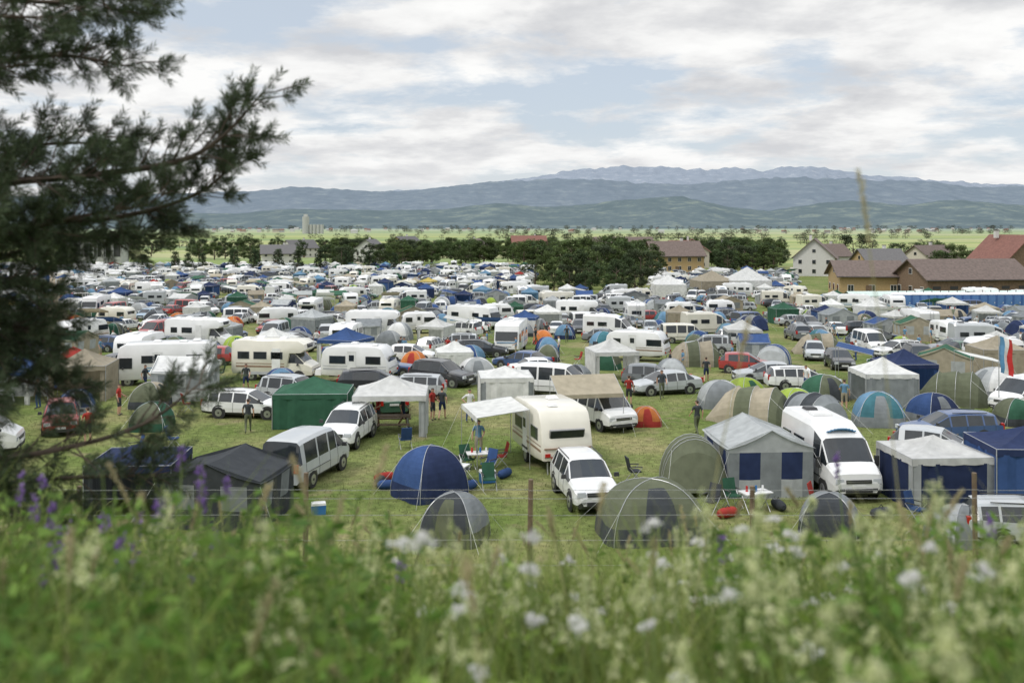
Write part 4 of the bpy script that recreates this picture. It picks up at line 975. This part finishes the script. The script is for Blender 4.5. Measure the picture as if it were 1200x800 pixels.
limb([(TX,TY,11.2),(-3.6,6.5,11.5),(-2.95,6.4,11.58),(-2.45,6.3,11.5)],.03,1,.42)
limb([(TX,TY,11.9),(-3.9,6.2,11.8),(-3.3,6.0,11.75),(-2.7,5.9,11.72)],.03,1,.45)
limb([(TX,TY,12.3),(-3.9,6.6,12.4),(-3.1,6.5,12.2),(-2.4,6.4,12.15)],.03,1,.5)
limb([(TX,TY,12.6),(-3.7,6.9,12.5),(-3.1,6.9,12.3),(-2.6,6.9,11.95)],.03,1,.5)
limb([(TX,TY,11.4),(-3.9,6.1,11.4),(-3.4,6.0,11.4),(-3.0,6.0,11.45)],.03,1,.35)
limb([(TX,TY,10.3),(-3.6,6.6,10.72),(-2.8,6.6,10.82),(-2.2,6.5,10.9),(-1.9,6.5,11.06),(-1.62,6.45,11.34)],.035,1.3,.42)
limb([(TX,TY,10.0),(-3.5,6.9,10.45),(-2.7,6.9,10.55),(-2.2,6.9,10.7),(-1.9,6.9,10.92)],.03,1.3,.42)
limb([(TX,TY,9.8),(-3.6,6.3,10.3),(-2.9,6.2,10.5),(-2.25,6.2,10.62)],.03,1.3,.45)
limb([(TX,TY,10.5),(-3.8,6.7,10.9),(-3.3,6.7,11.02),(-2.6,6.7,11.05)],.03,1,.4)
limb([(TX,TY,10.2),(-3.8,6.2,10.6),(-3.1,6.1,10.75),(-2.5,6.1,10.8)],.03,1.2,.42)
limb([(TX,TY,9.8),(-3.8,7.0,10.2),(-3.1,7.0,10.38),(-2.5,7.0,10.42)],.03,1.2,.42)
limb([(TX,TY,9.7),(-3.9,6.3,9.95),(-3.4,6.3,10.12),(-2.95,6.3,10.1)],.03,1,.45)
limb([(TX,TY,9.5),(-3.7,6.4,9.8),(-3.3,6.4,9.85),(-3.0,6.4,9.8)],.03,1,.4)
limb([(TX,TY,9.0),(-3.8,6.6,9.3),(-3.3,6.6,9.45),(-3.0,6.6,9.4)],.03,1,.45)
limb([(TX,TY,9.3),(-3.9,6.0,9.5),(-3.5,5.9,9.55),(-3.1,5.8,9.4)],.03,1,.4)
limb([(TX,TY,9.6),(-3.9,6.9,9.7),(-3.6,6.9,9.7),(-3.3,6.9,9.6)],.03,1,.4)
limb([(TX,TY,8.7),(-3.6,6.3,8.95),(-2.8,6.2,9.1),(-2.3,6.2,9.25),(-1.95,6.2,9.5)],.03,.5,.38)
limb([(TX,TY,8.5),(-3.6,6.6,8.75),(-2.8,6.7,8.8),(-2.4,6.7,8.8)],.03,.9,.42)
limb([(TX,TY,8.3),(-3.7,6.2,8.55),(-3.1,6.1,8.6),(-2.6,6.,8.6)],.03,1,.42)
limb([(TX,TY,8.8),(-3.8,6.0,9.0),(-3.4,5.9,9.0),(-3.0,5.8,8.85)],.03,1,.42)
limb([(TX,TY,8.2),(-3.8,5.8,8.2),(-3.3,5.7,8.2),(-2.8,5.6,8.3)],.03,1,.45)
limb([(TX,TY,10.6),(-3.9,6.0,10.6),(-3.4,5.8,10.65),(-3.05,5.7,10.6)],.03,1,.4)
pine=empty('pine_tree'); obj('trunk_and_limbs',b.mesh('pine_wood',60),parent=pine)
NV=np.array(NV);ND=np.array(ND); n=len(NV); print('needles',n)
s=nr.normal(size=(n,3)); s-=ND*np.sum(s*ND,1)[:,None]; s/=np.linalg.norm(s,axis=1)[:,None]
d=ND*.8+s*.75; d/=np.linalg.norm(d,axis=1)[:,None]
f=nr.random(n)[:,None]; col=(np.array((.045,.07,.034))*(1-f)+np.array((.10,.13,.065))*f)
V,Fq,C=leaves(NV,d,nr.uniform(.042,.07,n),.036,col)
obj('needles',np_mesh('needles',V,Fq,C,needlem),parent=pine)

# ---------------------------------------------------------------- world, sun, camera
w=bpy.data.worlds.new('World'); scene.world=w; w.use_nodes=True; N=w.node_tree.nodes; L=w.node_tree.links
bg=N['Background']; bg.inputs['Strength'].default_value=.1
sky=N.new('ShaderNodeTexSky'); sky.sky_type='NISHITA'; sky.sun_disc=False; EL,RO=52,-125
sky.sun_elevation=R(EL); sky.sun_rotation=R(RO)
tc=N.new('ShaderNodeTexCoord'); sx=N.new('ShaderNodeSeparateXYZ'); L.new(tc.outputs['Generated'],sx.inputs[0])
def mth(op,a,b_=None):
    m=N.new('ShaderNodeMath'); m.operation=op
    for i,v in enumerate((a,b_)):
        if v is None: continue
        if isinstance(v,(int,float)): m.inputs[i].default_value=v
        else: L.new(v,m.inputs[i])
    return m.outputs[0]
zz=mth('ADD',mth('MAXIMUM',sx.outputs['Z'],0.),.17)
cx=N.new('ShaderNodeCombineXYZ'); L.new(mth('DIVIDE',sx.outputs['X'],zz),cx.inputs[0]); L.new(mth('DIVIDE',sx.outputs['Y'],zz),cx.inputs[1])
def wn(scale,det,loc,rough=.55,dist=0.):
    mp=N.new('ShaderNodeMapping'); mp.inputs['Location'].default_value=loc; L.new(cx.outputs[0],mp.inputs[0])
    n=N.new('ShaderNodeTexNoise'); n.inputs['Scale'].default_value=scale; n.inputs['Detail'].default_value=det; n.inputs['Roughness'].default_value=rough; n.inputs['Distortion'].default_value=dist
    L.new(mp.outputs[0],n.inputs['Vector']); return n.outputs['Fac']
cov=ramp(wn(1.3,10,(3.1,1.7,0),.6,.1),[(.42,(0,0,0)),(.52,(1,1,1))],N,L)
cl=ramp(wn(2.1,10,(8.3,4.2,0),.58,.1),[(.34,(6.4,6.5,6.75)),(.45,(7.7,7.75,7.85)),(.53,(9.1,9.1,9.05)),(.62,(9.9,9.9,9.8))],N,L)
pale=mix(.7,sky.outputs[0],(6.9,7.6,8.5),N,L)
c=mix(cov,pale,cl,N,L)
hz=ramp(sx.outputs['Z'],[(0,(1,1,1)),(.09,(0,0,0))],N,L); hzm=mth('MULTIPLY',hz,.45)
c=mix(hzm,c,(8.8,8.85,8.9),N,L)
zen=N.new('ShaderNodeMapRange'); zen.inputs[1].default_value=.22; zen.inputs[2].default_value=1.; zen.inputs[3].default_value=1.; zen.inputs[4].default_value=2.1; L.new(sx.outputs['Z'],zen.inputs[0])
vsn=N.new('ShaderNodeVectorMath'); vsn.operation='SCALE'; L.new(c,vsn.inputs[0]); L.new(zen.outputs[0],vsn.inputs['Scale'])
L.new(vsn.outputs[0],bg.inputs['Color'])
sd=bpy.data.lights.new('sun','SUN'); sd.energy=1.5; sd.angle=R(12); sd.color=(1,.96,.9)
so=bpy.data.objects.new('sun',sd); COL.objects.link(so)
v=Vector((math.sin(R(RO))*math.cos(R(EL)),math.cos(R(RO))*math.cos(R(EL)),math.sin(R(EL))))
so.rotation_euler=v.to_track_quat('Z','Y').to_euler(); so.location=(0,0,60)
cd=bpy.data.cameras.new('camera'); co=bpy.data.objects.new('camera',cd); COL.objects.link(co)
co.location=(0,0,10.5); co.rotation_euler=(R(90),0,0); cd.lens=35; cd.sensor_width=36; cd.shift_y=-.115
cd.clip_start=.05; cd.clip_end=90000
cd.dof.use_dof=True; cd.dof.focus_distance=42; cd.dof.aperture_fstop=1.8
scene.camera=co
scene.view_settings.view_transform='Standard'; scene.view_settings.look='None'; scene.view_settings.exposure=0
